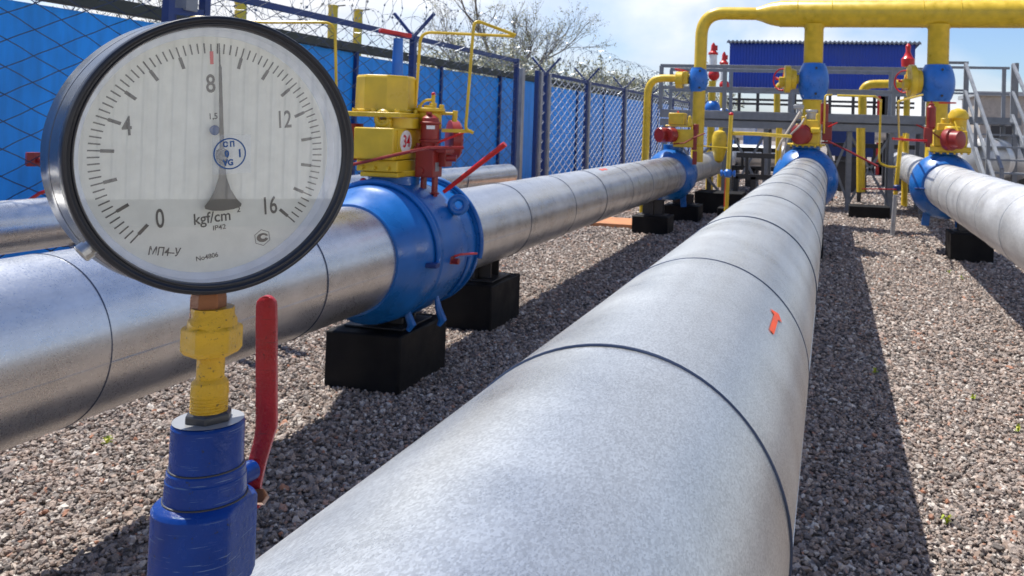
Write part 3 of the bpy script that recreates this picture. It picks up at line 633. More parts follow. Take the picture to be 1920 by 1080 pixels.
m_ = MB(); c_ = at(1772, 238, 12.5); m_.box(c_, (.2, .2, .10)); m_.cyl(c_+Vector((0, 0, -.12)), c_+Vector((0, 0, .12)), .06); m_.build('pilot_regulator', 'yellow_paint', VR, bevel=.01)
m_ = MB(); c_ = at(1746, 219, 12.3); m_.lathe([(-.17, .04), (-.14, .062), (.13, .062), (.15, .04), (.18, .04), (.19, .015), (.215, .015)], c_, (0, 0, 1), 20); m_.build('control_cylinder', 'maroon', VR)
m_ = MB(); c_ = at(1740, 254, 12.3); m_.box(c_, (.11, .11, .22)); m_.box(c_+Vector((0, 0, -.13)), (.06, .06, .06)); m_.build('hand_pump', 'maroon', VR, bevel=.01)
MB().tube([at(1718, 234, 12.3), at(1745, 246, 12.3), at(1775, 268, 12.2)], .012, 6).build('short_rod', 'maroon', VR)
MB().tube([at(1738, 264, 12.2), at(1712, 263, 12.1), at(1674, 260, 11.9)], .016, 8).build('pump_lever', 'red_paint', VR)
MB().beam(at(1761, 193, 12.5), at(1792, 193, 12.4), .05, .02).build('red_lever', 'red_paint', VR)
MB().tube(bent([at(1790, 228, 12.2), at(1797, 248, 12.1), at(1800, 262, 12.1)], .04), .012, 6).build('hose', 'yellow_paint', VR)
MB().tube([at(1716, 353, 12.2), at(1735, 354, 12.0)], .015, 6).build('drain_cock', 'navy', VR)

# ================================================================== OVERHEAD HEADER AND RISERS
HY = 15.2; HZ = 3.665; HR = .235
t_ = thing('overhead_pipe', (-.3, HY, HZ), 'thick yellow overhead pipe with three risers crossing the top right', 'pipe')
hx0 = at(1440, 25, HY).x
m_ = MB(); xl = at(1305, 100, HY).x+.09
m_.lathe([(hx0-.20, .115), (hx0-.12, .135), (hx0-.02, .175), (hx0+.06, .20), (hx0+.2, .225), (hx0+.22, HR), (9, HR)], (0, HY, HZ), (1, 0, 0), 48); m_.build('main_pipe', 'yellow_paint', t_)
zl = HZ-.0
m_ = MB(); px0 = at(1310, 180, HY).x
m_.tube(bent([(px0, HY, 1.0), (px0+.02, HY, HZ+.015), (hx0-.18, HY, HZ+.0)], .42, 12), .112, 28); m_.build('riser', 'yellow_paint', t_)
for px_, rad in ((1523, .165), (1757, .175)):
    x_ = at(px_, 180, HY).x; m_ = MB()
    m_.lathe([(1.0, rad), (HZ-HR-.03, rad), (HZ-HR+.005, rad+.022), (HZ-HR+.05, rad+.03)], (x_, HY, 0), (0, 0, 1), 32)
    m_.build('riser', 'yellow_paint', t_)
for px_ in (1560, 1730, 1800, 1496): 
    x_ = at(px_, 30, HY).x; m_ = MB(); m_.lathe([(-.008, HR), (-.005, HR+.005), (.005, HR+.005), (.008, HR)], (x_, HY, HZ), (1, 0, 0), 48, caps=False); m_.build('weld_seam', 'yellow_paint', t_)
# ball valves on the risers
def riser_valve(px_, r, z0, z1, label, gear):
    x_ = at(px_, 160, HY).x
    t_ = thing('riser_valve', (x_, HY, (z0+z1)/2), label, 'valve', 'blue ball valves on the yellow risers')
    m_ = MB(); h = z1-z0; rn = r*.72
    prof = [(z0, rn*.9), (z0+.001, rn)]+[(z0+.02*h+(h*.96)*k/14, rn+(r-rn)*math.sin(PI*k/14)**.75) for k in range(15)]+[(z1, rn), (z1, rn*.9)]
    m_.lathe(prof, (x_, HY, 0), (0, 0, 1), 48); m_.build('body', 'blue_light', t_)
    for k in (.15, .85): MB().cyl((x_+.05, HY-r*.86, z0+h*k), (x_+.05, HY-r*.99, z0+h*k), .02).build('plug', 'dark_steel', t_)
    if gear:
        gx = at(gear[0], gear[1], HY-.1); m_ = MB(); rg = gear[2]
        m_.lathe([(-.07, rg*.97), (-.06, rg), (.03, rg), (.04, rg*.8), (.13, rg*.7), (.15, rg*.35), (.22, rg*.3)], (gx.x, HY-.05, gx.z), (1, .15, 0), 32); m_.lathe([(0, rg*.35), (-.16, rg*.35)], (gx.x-.0, HY-.05, gx.z-rg*.2), (1, .15, 0), 20)
        gb_ = m_.build('gearbox', 'yellow_paint', t_, bevel=.008)
        hw = Vector((gx.x-.12, HY+.12, gx.z-.0)); m_ = MB(); m_.torus(hw, (.55, .8, 0), .19, .014, 28, 6)
        x1_, y1_, d1_ = frame((.55, .8, 0))
        for k in range(4): a = k*PI/2+.3; m_.cyl(hw, hw+(x1_*math.cos(a)+y1_*math.sin(a))*.19, .010)
        m_.cyl(hw-d1_*.18, hw+d1_*.05, .018); m_.build('handwheel', 'red_paint', t_)
    return t_
riser_valve(1309, .175, at(1309, 172, HY).z, at(1309, 127, HY).z, 'small blue ball valve on the left yellow riser above the platform rail', None)
riser_valve(1525, .265, at(1525, 187, HY).z, at(1525, 119, HY).z, 'blue ball valve on the middle yellow riser, a yellow gearbox on its left', (1478, 148, .24))
riser_valve(1757, .29, at(1757, 191, HY).z, at(1757, 122, HY).z, 'largest blue ball valve, on the right yellow riser', (1712, 152, .28))
# left gearbox + bypass
t_ = thing('bypass_pipe', (at(1214, 150, HY).x, HY, 0), 'thin yellow pipe bending down left of the platform beside the fence', 'pipe')
bxx = at(1214, 200, HY).x; bz = at(1214, 146, HY).z
MB().tube(bent([(bxx-.02, HY, 0), (bxx, HY, bz), (at(1292, 146, HY).x, HY, bz)], .30, 12), .068, 24).build('pipe_run', 'yellow_paint', t_)
m_ = MB(); q = at(1276, 150, HY-.05); m_.cyl(q+Vector((-.08, 0, 0)), q+Vector((.05, .0, 0)), .15); m_.box(q+Vector((.09, 0, .04)), (.10, .16, .22)); m_.cyl(q+Vector((.04, 0, .08)), q+Vector((.22, 0, .08)), .035); m_.build('gearbox', 'yellow_paint', t_, bevel=.008)
m_ = MB(); m_.torus(at(1280, 133, HY+.15), (.2, .1, 1), .14, .012, 24, 6); m_.cyl(at(1280, 133, HY+.15), at(1280, 146, HY+.1), .015); m_.build('handwheel', 'red_paint', t_)
# other yellow pipework between the valves
def run(name, label, pts, r, mat='yellow_paint', cat='pipe', rad=.1, base=None, seg=12):
    P_ = [Vector(p) for p in pts]; t_ = thing(name, (P_[0].x, P_[0].y, 0), label, cat)
    MB().tube(bent(P_, rad), r, seg).build('pipe_run', mat, t_); return t_
# sensing post left of middle pipe
t_ = thing('standpipe', (at(1369, 260, 10.6).x, 10.6, 0), 'slim yellow standpipe with a red cap and blue cock left of the middle pipe', 'standpipe')
xa = at(1371, 215, 10.6); xb = at(1365, 325, 10.6); 
MB().tube([(xb.x-.02, 10.6, -.02), (xb.x, 10.6, xb.z), (xa.x, 10.6, xa.z)], .026, 14).build('post', 'yellow_paint', t_)
MB().sphere((xa.x, 10.6, xa.z+.005), .03, (1, 1, .8)).build('cap', 'red_paint', t_)
m_ = MB(); m_.lathe([(-.05, .03), (-.03, .05), (.03, .05), (.05, .03)], (xb.x, 10.6, xb.z), (0, 0, 1), 16); m_.cyl((xb.x-.09, 10.6, xb.z), (xb.x+.09, 10.6, xb.z), .022); m_.lathe([(-.012, .04), (.012, .04)], (xb.x-.08, 10.6, xb.z), (1, 0, 0), 12); m_.lathe([(-.012, .04), (.012, .04)], (xb.x+.08, 10.6, xb.z), (1, 0, 0), 12); m_.build('cock', 'blue_light', t_)
MB().beam(at(1360, 335, 10.55), at(1358, 388, 10.5), .025, .012).build('handle', 'orange_mark', t_)
MB().tube([at(1372, 250, 10.6), at(1420, 251, 10.8), at(1482, 256, 11.6)], .024, 12).build('branch', 'yellow_paint', t_)
# standpipe by right valve
q0 = at(1690, 255, 14.1); qg = at(1679, 365, 14.1); qf = at(1674, 443, 14.1)
t_ = thing('standpipe', (qf.x, 14.1, 0), 'slim yellow standpipe on a grey foot with red handles', 'standpipe')
MB().tube([qg, q0], .034, 14).build('post', 'yellow_paint', t_)
MB().tube([(qf.x-.01, 14.1, -.02), qg-Vector((0, 0, .01))], .036, 14).build('foot', 'pale_steel', t_)
m_ = MB(); c_ = at(1682, 352, 14.1); m_.lathe([(-.05, .035), (-.03, .06), (.03, .06), (.05, .035)], c_, (0, 0, 1), 16); m_.build('cock', 'navy', t_)
MB().beam(at(1616, 354, 14.05), at(1681, 355, 14.05), .03, .016).build('handle', 'red_paint', t_)
m_ = MB(); m_.beam(at(1680, 261, 14.0), at(1712, 262, 14.1), .045, .02); m_.build('cross_handle', 'red_paint', t_)
MB().lathe([(-.05, .05), (.0, .035), (.09, .012)], at(1699, 260, 14.1)+Vector((.0, -.03, 0)), (0, 0, 1), 12).build('vent_cap', 'yellow_paint', t_)
MB().tube(bent([at(1652, 186, 13.8), at(1648, 305, 13.8), at(1664, 313, 13.8), at(1682, 313, 13.9)], .07), .016, 8).build('sensing_tube', 'yellow_paint', t_)
MB().tube(bent([at(1570, 179, 11.4), at(1642, 181, 11.3), at(1652, 190, 13.8)], .04), .014, 8).build('sensing_tube', 'yellow_paint', t_)
MB().tube(bent([at(1686, 262, 14.0), at(1684, 190, 11.4), at(1730, 178, 12.2)], .05), .014, 8).build('sensing_tube', 'yellow_paint', t_)
# rear yellow pipes
run('rear_pipe', 'short horizontal yellow pipe behind the platform rail right of the middle riser', [at(1617, 225, 20), at(1617, 158, 20), at(1720, 157, 20)], .095, rad=.25, seg=20)
run('rear_pipe', 'yellow elbow pipe behind the middle riser gearbox', [at(1457, 225, 20), at(1457, 158, 20), at(1490, 157, 20)], .075, rad=.2, seg=20)
run('rear_pipe', 'yellow leg below the platform between the middle and right valves', [at(1614, 360, 17.5), at(1614, 240, 17.5)], .085, seg=18)
run('rear_pipe', 'yellow leg below the platform just left of the middle valve', [at(1458, 335, 15.5), at(1461, 240, 15.5)], .055, seg=16)
for (px_, lab) in ((1342, 'yellow tapered vessel with a round top behind the far left valve'),):
    t_ = thing('yellow_vessel', (at(px_, 270, 17).x, 17, 0), lab, 'vessel'); m_ = MB(); c_ = at(1349, 266, 17)
    m_.lathe([(c_.z-.42, .02), (c_.z-.38, .08), (c_.z-.15, .15), (c_.z+.12, .15), (c_.z+.2, .11), (c_.z+.24, .02)], (c_.x, 17, 0), (0, 0, 1), 24); m_.build('shell', 'yellow_paint', t_)

# ================================================================== PLATFORM
PY = 18.0; dk = at(1450, 210, PY).z; rl = at(1300, 124, PY).z
t_ = thing('walkway_platform', (-.8, PY+.6, 0), 'grey steel walkway platform with railings behind the risers', 'platform')
xL = at(1238, 210, PY).x; xR = at(1742, 215, PY).x
m_ = MB(); m_.box(((xL+xR)/2, PY+.55, dk-.02), (xR-xL, 1.2, .035)); m_.box(((xL+xR)/2, PY-.03, dk-.10), (xR-xL, .05, .15)); m_.box(((xL+xR)/2, PY+.03, dk-.28), (xR-xL, .10, .15)); m_.box(((xL+xR)/2, PY+1.15, dk-.12), (xR-xL, .05, .18)); m_.build('deck', 'grey_steel', t_, bevel=.004)
n = 9
for k in range(n):
    x_ = xL+(xR-xL)*k/(n-1)
    if k in (3, 6): continue
    m_ = MB(); m_.box((x_, PY, (dk+rl)/2), (.085, .07, rl-dk)); m_.build('railing_post', 'grey_steel', t_, bevel=.004)
    m_ = MB(); m_.box((x_, PY+1.15, (dk+rl)/2), (.075, .06, rl-dk)); m_.build('railing_post', 'grey_steel', t_, bevel=.004)
for yy in (PY, PY+1.15):
    for zz in (rl, (rl+dk)/2):
        m_ = MB()
        for a, b_ in ((0, .98),):
            m_.box((xL+(xR-xL)*(a+b_)/2, yy, zz), ((xR-xL)*(b_-a)+.05, .055, .075))
        m_.build('rail', 'grey_steel', t_, bevel=.004)
for x_ in (xL+.1, xL+1.4, -1.35, -.9, .35, xR-.7, xR-.1):
    for yy in (PY+.1, PY+1.05): m_ = MB(); m_.box((x_, yy, (dk-.36)/2), (.10, .10, dk-.36)); m_.build('leg', 'grey_steel', t_, bevel=.004)
for x0_, x1_ in ((xL+.1, xL+1.4), (-2.1, -1.35), (-.2, .35), (.35, xR-.7)):
    for a, b_ in (((x0_, .15), (x1_, dk-.4)), ((x1_, .15), (x0_, dk-.4))):
        m_ = MB(); m_.beam((a[0], PY+.16, a[1]), (b_[0], PY+.16, b_[1]), .05, .05); m_.build('brace', 'grey_steel', t_)
# stairs
t_ = thing('stairs', (at(1850, 330, 16).x, 16.5, 0), 'grey steel stair flight with handrails at the right end of the platform', 'stairs')
sx0 = at(1808, 230, 17.2).x; sx1 = at(1897, 230, 17.2).x
for xs in (sx0, sx1):
    p_top = Vector((xs, 17.2, dk)); p_bot = Vector((xs+.25, 14.6, 0))
    MB().beam(p_top, p_bot, .05, .16).build('stringer', 'grey_steel', t_, bevel=.004)
    for k in range(4):
        f_ = k/3; p = p_top.lerp(p_bot, f_*.95); MB().beam(p, p+Vector((0, 0, 1.0)), .06).build('railing_post', 'grey_steel', t_, bevel=.003)
    MB().beam(p_top+Vector((0, 0, 1.0)), p_top.lerp(p_bot, .95)+Vector((0, 0, 1.0)), .05).build('rail', 'grey_steel', t_)
    MB().beam(p_top+Vector((0, 0, .5)), p_top.lerp(p_bot, .95)+Vector((0, 0, .5)), .045).build('rail', 'grey_steel', t_)
for k in range(9):
    p = Vector((sx0, 17.2, dk)).lerp(Vector((sx0+.25, 14.6, 0)), (k+.5)/9); m_ = MB(); m_.box((p.x+(sx1-sx0)/2, p.y, p.z), (sx1-sx0-.06, .24, .03)); m_.build('tread', 'grey_steel', t_)
t_ = thing('landing', (3.0, 18.2, 0), 'grey landing with railing posts at the head of the stairs', 'platform')
m_ = MB(); x0_, x1_ = xR+.03, sx1+.2; m_.box(((x0_+x1_)/2, 18.0, dk-.07), (x1_-x0_, 1.3, .14)); m_.build('deck', 'grey_steel', t_)
for (a, b_) in ((x0_+.1, 17.4), (x0_+.1, 18.6), (x0_+.75, 18.6), (x1_-.1, 18.6), (x1_-.1, 17.4), (x0_+.4, 18.6)):
    MB().box((a, b_, dk+.52), (.07, .07, 1.04)).build('railing_post', 'grey_steel', t_); MB().box((a, b_, (dk-.14)/2), (.09, .09, dk-.14)).build('leg', 'grey_steel', t_)
MB().box(((x0_+x1_)/2, 18.6, dk+1.03), (x1_-x0_, .06, .05)).build('rail', 'grey_steel', t_); MB().box(((x0_+x1_)/2, 18.6, dk+.5), (x1_-x0_, .05, .04)).build('rail', 'grey_steel', t_)
MB().box((x0_+.3, 17.4, dk+1.03), (.6, .06, .05)).build('rail', 'grey_steel', t_); MB().box((x0_+.3, 17.4, dk+.5), (.6, .05, .04)).build('rail', 'grey_steel', t_)

# surge insulator posts (red topped white)
for (px_, top, bot, Y, lab) in ((1338, 80, 130, 20.5, 'taller red and white relief valve behind the left riser'), (1358, 97, 150, 23, 'shorter red and white relief valve beside the blue building edge')):
    a = at(px_, top, Y); b_ = at(px_, bot, Y); t_ = thing('relief_valve', (a.x, Y, 0), lab, 'valve', 'relief valves on top of the far pipes'); h = a.z-b_.z
    m_ = MB(); m_.lathe([(b_.z, .10), (b_.z+h*.55, .095), (b_.z+h*.56, .08)], (a.x, Y, 0), (0, 0, 1), 16); m_.build('bonnet', 'white_paint', t_)
    m_ = MB(); m_.lathe([(b_.z+h*.55, .12), (b_.z+h*.62, .12), (b_.z+h*.68, .07), (b_.z+h*.78, .06), (b_.z+h*.9, .055), (b_.z+h, .015)], (a.x, Y, 0), (0, 0, 1), 12); m_.box((a.x+.05, Y, b_.z+h*.8), (.1, .05, .12)); m_.build('cap', 'red_paint', t_)
    m_ = MB(); m_.sphere((a.x+.03, Y, b_.z-.14), .14); m_.build('body', 'red_paint', t_)
    m_ = MB(); m_.cyl((a.x, Y, 0), (a.x, Y, b_.z-.28), .09); m_.build('pipe', 'yellow_paint', t_)
    m_ = MB(); m_.sphere((a.x+.02, Y, b_.z-.95), .19, (1, 1, 1.1)); m_.build('lower_valve', 'blue_light', t_)
a = at(1703, 90, 20); t_ = thing('relief_valve', (a.x, 20, 0), 'red relief valve beside the yellow gearbox of the right riser', 'valve', 'relief valves on top of the far pipes')
m_ = MB(); m_.lathe([(0, .14), (.17, .15), (.22, .10), (.34, .05), (.46, .06), (.52, .02)], (a.x, 20, at(1703, 125, 20).z), (0, 0, 1), 14); m_.build('bonnet', 'red_paint', t_)
MB().cyl((a.x, 20, 0), (a.x, 20, at(1703, 125, 20).z), .07).build('pipe', 'yellow_paint', t_)

# ================================================================== BACKGROUND BUILDINGS, TANKS
BY = 35
t_ = thing('blue_building', (-.5, BY+3, 0), 'dark blue corrugated shed on posts, open below, behind the platform', 'building')
bx0 = at(1368, 100, BY).x; bx1 = at(1716, 100, BY).x; bt = at(1500, 82, BY).z; bm_ = at(1450, 165, BY).z
m_ = MB(); n = 120
for k in range(n):
    xa_, xb_ = bx0+(bx1-bx0)*k/n, bx0+(bx1-bx0)*(k+1)/n; ya_, yb_ = BY+.03*(k % 2), BY+.03*((k+1) % 2)
    m_.quad((xa_, ya_, bm_), (xb_, yb_, bm_), (xb_, yb_, bt), (xa_, ya_, bt))
m_.build('cladding', 'roof_blue', t_, smooth=0)
m_ = MB(); m_.box(((bx0+bx1)/2, BY+3.06, (bm_+bt)/2), (bx1-bx0-.02, 6, bt-bm_-.02)); m_.build('upper_hall', 'roof_blue', t_)
m_ = MB(); n = 90
for k in range(n):
    xa_, xb_ = bx0-.1+(bx1-bx0+.3)*k/n, bx0-.1+(bx1-bx0+.3)*(k+1)/n
    za_, zb_ = bt+.05+.07*(k % 2), bt+.05+.07*((k+1) % 2)
    m_.quad((xa_, BY-.25, za_), (xb_, BY-.25, zb_), (xb_, BY+6.4, zb_-.05), (xa_, BY+6.4, za_-.05)); m_.quad((xa_, BY-.25, za_-.09), (xb_, BY-.25, zb_-.09), (xb_, BY-.25, zb_), (xa_, BY-.25, za_))
m_.build('corrugated_roof', 'grey_steel', t_, smooth=0)
for k, px_ in enumerate((1385, 1420, 1490, 1556, 1600, 1640, 1685)):
    x_ = at(px_, 190, BY-.3).x; m_ = MB(); m_.box((x_, BY-.1, bm_/2), (.12, .12, bm_)); m_.build('column', 'dark_steel', t_)
for zz in (at(1450, 188, BY).z, at(1450, 196, BY).z): MB().box(((bx0+bx1)/2, BY-.2, zz), (bx1-bx0, .08, .09)).build('girder', 'dark_steel', t_)
for px_, mt in ((1652, 'red_paint'), (1658, 'dark_steel')): MB().box((at(px_, 193, BY-.5).x, BY-.5, 1.5), (.28, .3, 3.1)).build('cabinet', mt, t_)

t_ = thing('storage_hall', (16, 45, 0), 'beige storage hall wall at the far right edge', 'building')
x_ = at(1838, 200, 44).x; zt = at(1880, 180, 44).z
m_ = MB(); m_.box((x_+10, 47, zt/2), (20, 6, zt)); m_.build('wall', 'beige', t_); m_ = MB(); m_.box((x_+10, 47, zt+.1), (20.4, 6.4, .2)); m_.build('roof', 'pale_steel', t_)
for k in range(6): MB().box((x_+1+k*2.2, 43.98, zt*.5), (1.0, .05, 1.0)).build('window', 'dark_steel', t_)
def tank(px_, py_, Y, r, ln, label, mat='white_paint', ax=(1, 0, 0)):
    c = at(px_, py_, Y); t_ = thing('gas_tank', (c.x, Y, 0), label, 'tank', 'pale horizontal tanks under and beyond the platform')
    m_ = MB(); m_.lathe([(-ln/2-.12, .02), (-ln/2-.1, r*.5), (-ln/2-.04, r*.85), (-ln/2, r), (ln/2, r), (ln/2+.04, r*.85), (ln/2+.1, r*.5), (ln/2+.12, .02)], c, ax, 36); m_.build('shell', mat, t_)
    d = Vector(ax).normalized()
    for s_ in (-1, 1): m_ = MB(); q = c+d*s_*ln*.35; m_.box((q.x, q.y, (c.z-r*.8)/2), (.12, .5, max(.05, c.z-r*.8))); m_.build('saddle', 'dark_steel', t_)
tank(1420, 292, 22, .28, 1.5, 'white horizontal vessel seen through the platform legs left of the middle valve', 'alu_dull')
tank(1860, 300, 17.5, .42, 1.9, 'silver tank standing below the stairs at the right edge', 'alu_dull', (.3, 1, 0))
tank(1905, 295, 19, .45, 2.2, 'farther silver tank cut by the right picture edge', 'alu_dull', (.3, 1, 0))
tank(1560, 240, 27, .4, 4.5, 'pale tank in the background below the platform deck', 'alu_dull')
tank(1440, 243, 30, .4, 3, 'distant pale tank left of the middle riser below the deck', 'white_paint')
# skids under the platform
def skid(px0_, px1_, py_, Y, label, mat='dark_steel'):
    a = at(px0_, py_, Y); b_ = at(px1_, py_, Y); t_ = thing('pipe_rack', ((a.x+b_.x)/2, Y, 0), label, 'pipe rack', 'dark pipe racks under the platform')
    for dz in (0, .42): MB().beam((a.x, Y, a.z+dz), (b_.x, Y, a.z+dz), .10).build('beam', mat, t_)
    for f_ in (0, .33, .66, 1): x_ = a.x+(b_.x-a.x)*f_; MB().box((x_, Y, a.z/2), (.10, .10, a.z)).build('post', mat, t_)
    for f_ in (.2, .5, .8): x_ = a.x+(b_.x-a.x)*f_; MB().box((x_, Y, a.z+.21), (.06, .06, .34)).build('upright', mat, t_)
skid(1330, 1455, 312, 19.5, 'dark pipe rack behind the far left valve')
skid(1560, 1720, 305, 20.5, 'dark pipe rack between the middle and right valves')
skid(1380, 1480, 330, 17.0, 'low dark rack close behind the slim standpipe')
for (px_, py_, Y, sz, mt, lab) in ((1412, 262, 24, (.5, .5, .45), 'blue_light', 'blue equipment cabinet glimpsed under the deck left of the middle valve'), (1596, 262, 24, (1.2, .6, .9), 'navy', 'dark blue cabinet under the deck right of the middle valve'), (1700, 262, 25, (.9, .5, 1.0), 'grey_steel', 'grey cabinet under the deck left of the right valve')):
    c = at(px_, py_, Y); t_ = thing('equipment_cabinet', (c.x, Y, 0), lab, 'cabinet', 'cabinets under the platform')
    MB().box((c.x, Y, c.z), sz).build('box', mt, t_, bevel=.01); MB().box((c.x, Y, (c.z-sz[2]/2)/2), (sz[0]*.7, sz[1]*.7, c.z-sz[2]/2)).build('plinth', 'dark_steel', t_); MB().box((c.x, Y-sz[1]/2-.01, c.z), (sz[0]*.8, .015, sz[2]*.8)).build('door', mt, t_)
# reddish slab on the ground by the left pipe
t_ = thing('paving_slab', (-3.3, 13.0, 0), 'reddish slab lying on the gravel behind the left pipe', 'slab'); q = at(1150, 405, 13.2)
MB().box((-3.55, 13.4, .03), (1.6, .9, .09)).build('slab', 'ochre', t_, bevel=.01)
# yellow vent stacks beyond the wall
for (px_, py_, Y, lab) in ((625, 10, 14, 'left of two yellow vent stacks rising behind the blue wall'), (672, 18, 15.4, 'right of two yellow vent stacks rising behind the blue wall'), (452, 2, 11.2, 'yellow vent stack behind the wall just above the gauge')):
    a = at(px_, py_, Y); t_ = thing('vent_stack', (a.x, Y, 0), lab, 'vent stack', 'yellow vent stacks beyond the wall')
    MB().cyl((a.x, Y, 0), (a.x, Y, a.z), .085, seg=20).build('stack', 'yellow_paint', t_)
    MB().lathe([(a.z-.04, .095), (a.z, .095), (a.z+.015, .02)], (a.x, Y, 0), (0, 0, 1), 20).build('cap', 'yellow_paint', t_)
    MB().beam((a.x, Y, a.z-.02), (a.x+.25, Y, a.z+.0), .02).build('bracket', 'dark_steel', t_)

# reflecting hall on the right side behind the camera (seen in the gauge glass)
t_ = thing('white_hall', (17, -9, 0), 'long white corrugated hall mirrored in the gauge glass', 'building')
m_ = MB(); y_ = -60; k = 0
while y_ < 14:
    for (dy, dx) in ((.065, 0), (.055, .045), (.065, 0), (.055, -.045)):
        x_ = 16.0+(.0 if dx >= 0 and not (k % 4 in (2, 3)) else 0)
        xa_ = 16.0 if k % 4 in (0, 1) else 16.07; xb_ = 16.0 if k % 4 in (0, 3) else 16.07
        m_.quad((xa_, y_, .5), (xa_, y_, 8.5), (xb_, y_+dy, 8.5), (xb_, y_+dy, .5)); y_ += dy; k += 1
m_.build('cladding', 'white_paint', t_, smooth=0)
MB().box((16.6, -23, .25), (1.2, 74, .5)).build('plinth', 'concrete', t_); MB().box((20.3, -23, 4.25), (8.2, 73.9, 8.4)).build('hall_body', 'white_paint', t_); MB().box((20, -23, 8.6), (9, 74.6, .2)).build('roof', 'grey_steel', t_)

# ================================================================== WALL, FENCES, RAZOR WIRE
t_ = thing('blue_wall', (-7.5, 20, 0), 'long blue sheet wall running behind the chain link fence', 'wall')
y_ = -3.0; k = 0; zt = 2.60
while y_ < 70:
    L_ = 3.05; zz = zt+(.04 if k % 3 == 1 else 0)
    m_ = MB(); m_.box((-7.5+(.02 if k % 2 else 0), y_+L_/2, zz/2), (.06, L_-.05, zz)); 
    m_.build('panel', 'wall_blue', t_, bevel=.012)
    m_ = MB(); m_.box((-7.46, y_, zz/2+.03), (.10, .06, zz+.06)); m_.build('post', 'navy', t_)
    y_ += L_; k += 1
m_ = MB(); m_.box((-7.48, 33.5, zt+.115), (.20, 73, .13)); m_.build('coping', 'coping', t_)
# chain link fence builder
FX = -5.0
def y_arm(mb, y, z, w=.27, h=.26):
    for s_ in (-1, 1): mb.beam((FX, y, z-.03), (FX+s_*w, y, z+h), .035, .035)
def fence(label, ys, ztop, wr=.0042, wm='wire_dark', double=(), arms=(), zb=.08, post='navy', light=()):
    y0, y1 = ys[0], ys[-1]; t_ = thing('chain_link_fence', (FX, (y0+y1)/2, 0), label, 'fence')
    for y in ys:
        m_ = MB(); m_.box((FX, y, (ztop+.02)/2), (.07, .07, ztop+.02))
        if y in arms: y_arm(m_, y, ztop+.02)
        m_.build('post', post, t_, bevel=.004)
        if y in light: MB().box((FX+.02, y+.14, ztop/2), (.06, .10, ztop)).build('post', 'pale_steel', t_, bevel=.004)
    for z in (ztop-.02, zb): MB().beam((FX, y0, z), (FX, y1, z), .055).build('rail', post, t_)
    # woven mesh
    for i in range(len(ys)-1):
        a, b_ = ys[i]+.035, ys[i+1]-.035; m_ = MB(); h = ztop-zb-.05; p = .17; ww = b_-a; s_ = .45
        for sgn in (1, -1):
            k = -int(h/p)-1
            while k*p/s_ < ww+h/s_ if sgn > 0 else k*p/s_ < ww+h/s_:
                y_s = a+k*p/s_; pts = []
                # line z = s_*(y-y_s) rising, or falling
                ya_, yb_ = max(a, y_s), min(b_, y_s+h/s_)
                if yb_ > ya_+.01:
                    za_ = s_*(ya_-y_s); zb_ = s_*(yb_-y_s)
                    if sgn < 0: za_, zb_ = h-za_, h-zb_
                    nseg = max(1, int((yb_-ya_)/.13)) if y_s < 14 else 1
                    pts = []
                    for q in range(nseg+1):
                        f_ = q/nseg; wob = (.006 if (q+k) % 2 else -.006) if nseg > 1 else 0
                        pts.append((FX+.0+wob*sgn+.004*sgn, ya_+(yb_-ya_)*f_, zb+.025+za_+(zb_-za_)*f_))
                    m_.tube(pts, wr, 3, cap=False)
                k += 1
        m_.build('wire_mesh', wm, t_, smooth=60)
    return t_
fence('tall chain link fence at the left, ending behind the big red pump lever', [-1.2, 2.2, 5.57, 9.49, 13.0], 2.62, arms=(2.2, 5.57, 9.49))
fence('lower chain link fence with Y shaped arms running to the yellow bypass pipe', [14.0, 14.45, 17.05, 20.3, 23.6, 26.9, 30.2, 33.5, 36.8, 40.1, 43.4], 2.50, wr=.0065, wm='wire', arms=(14.45, 17.05, 20.3, 23.6, 26.9, 30.2, 33.5), light=(14.0, 14.45, 17.05, 20.3))
t_ = thing('gate_post', (FX, 13.2, 0), 'pale grey square post filling the gap between the two fences', 'post'); MB().box((FX, 13.22, 1.25), (.10, .12, 2.5)).build('shaft', 'pale_steel', t_, bevel=.005)
# frame with grey box near top left
t_ = thing('fence_frame', (FX, 5.9, 0), 'dark blue post frame with a grey box sticking up at the top left', 'frame')
for px_ in (316, 384): p = atX(px_, 10, FX+.2); MB().box((p.x, p.y, 1.6), (.06, .06, 3.2)).build('post', 'navy', t_)
p = atX(345, 22, FX+.2); q = atX(384, 25, FX+.2); MB().beam(atX(312, 20, FX+.2), q, .05).build('rail', 'navy', t_); MB().box(atX(350, 6, FX+.2), (.10, .12, .12)).build('box', 'grey_steel', t_)
# razor wire coils
def coil(label, X, y0, y1, z, r, pitch, wr, seed):
    rnd = random.Random(seed); pts = []; n = int((y1-y0)/pitch*14)
    for i in range(n+1):
        th = 2*PI*i/14; y = y0+(y1-y0)*i/n
        j = mnoise.noise(Vector((y*1.3, seed, 0))); rr2 = r*(1+.22*j)
        pts.append(Vector((X+math.cos(th)*rr2+.05*mnoise.noise(Vector((y, 3, seed))), y+.10*math.sin(th*.5+seed), z+math.sin(th)*rr2+.05*j)))
    m_ = MB(); m_.tube(pts, wr, 3, cap=False)
    for i in range(0, len(pts)-1):
        if rnd.random() < .7:
            p = pts[i].lerp(pts[i+1], rnd.random()); d = (pts[i+1]-pts[i]).normalized(); s_ = d.cross(Vector((rnd.uniform(-1, 1), rnd.uniform(-1, 1), rnd.uniform(-1, 1)))).normalized()
            m_.quad(p-d*.022, p+s_*.016, p+d*.022, p-s_*.016)
    o = m_.build('razor_wire', 'coil', None, smooth=0); return tag(o, label, 'razor wire')
coil('loose razor wire coil lying between the fence arms', FX, -1, 42, 2.84, .33, .36, .0030, 1.3)
coil('razor wire coil along the top of the blue wall', -7.48, -1, 55, 3.06, .36, .38, .0034, 4.1)

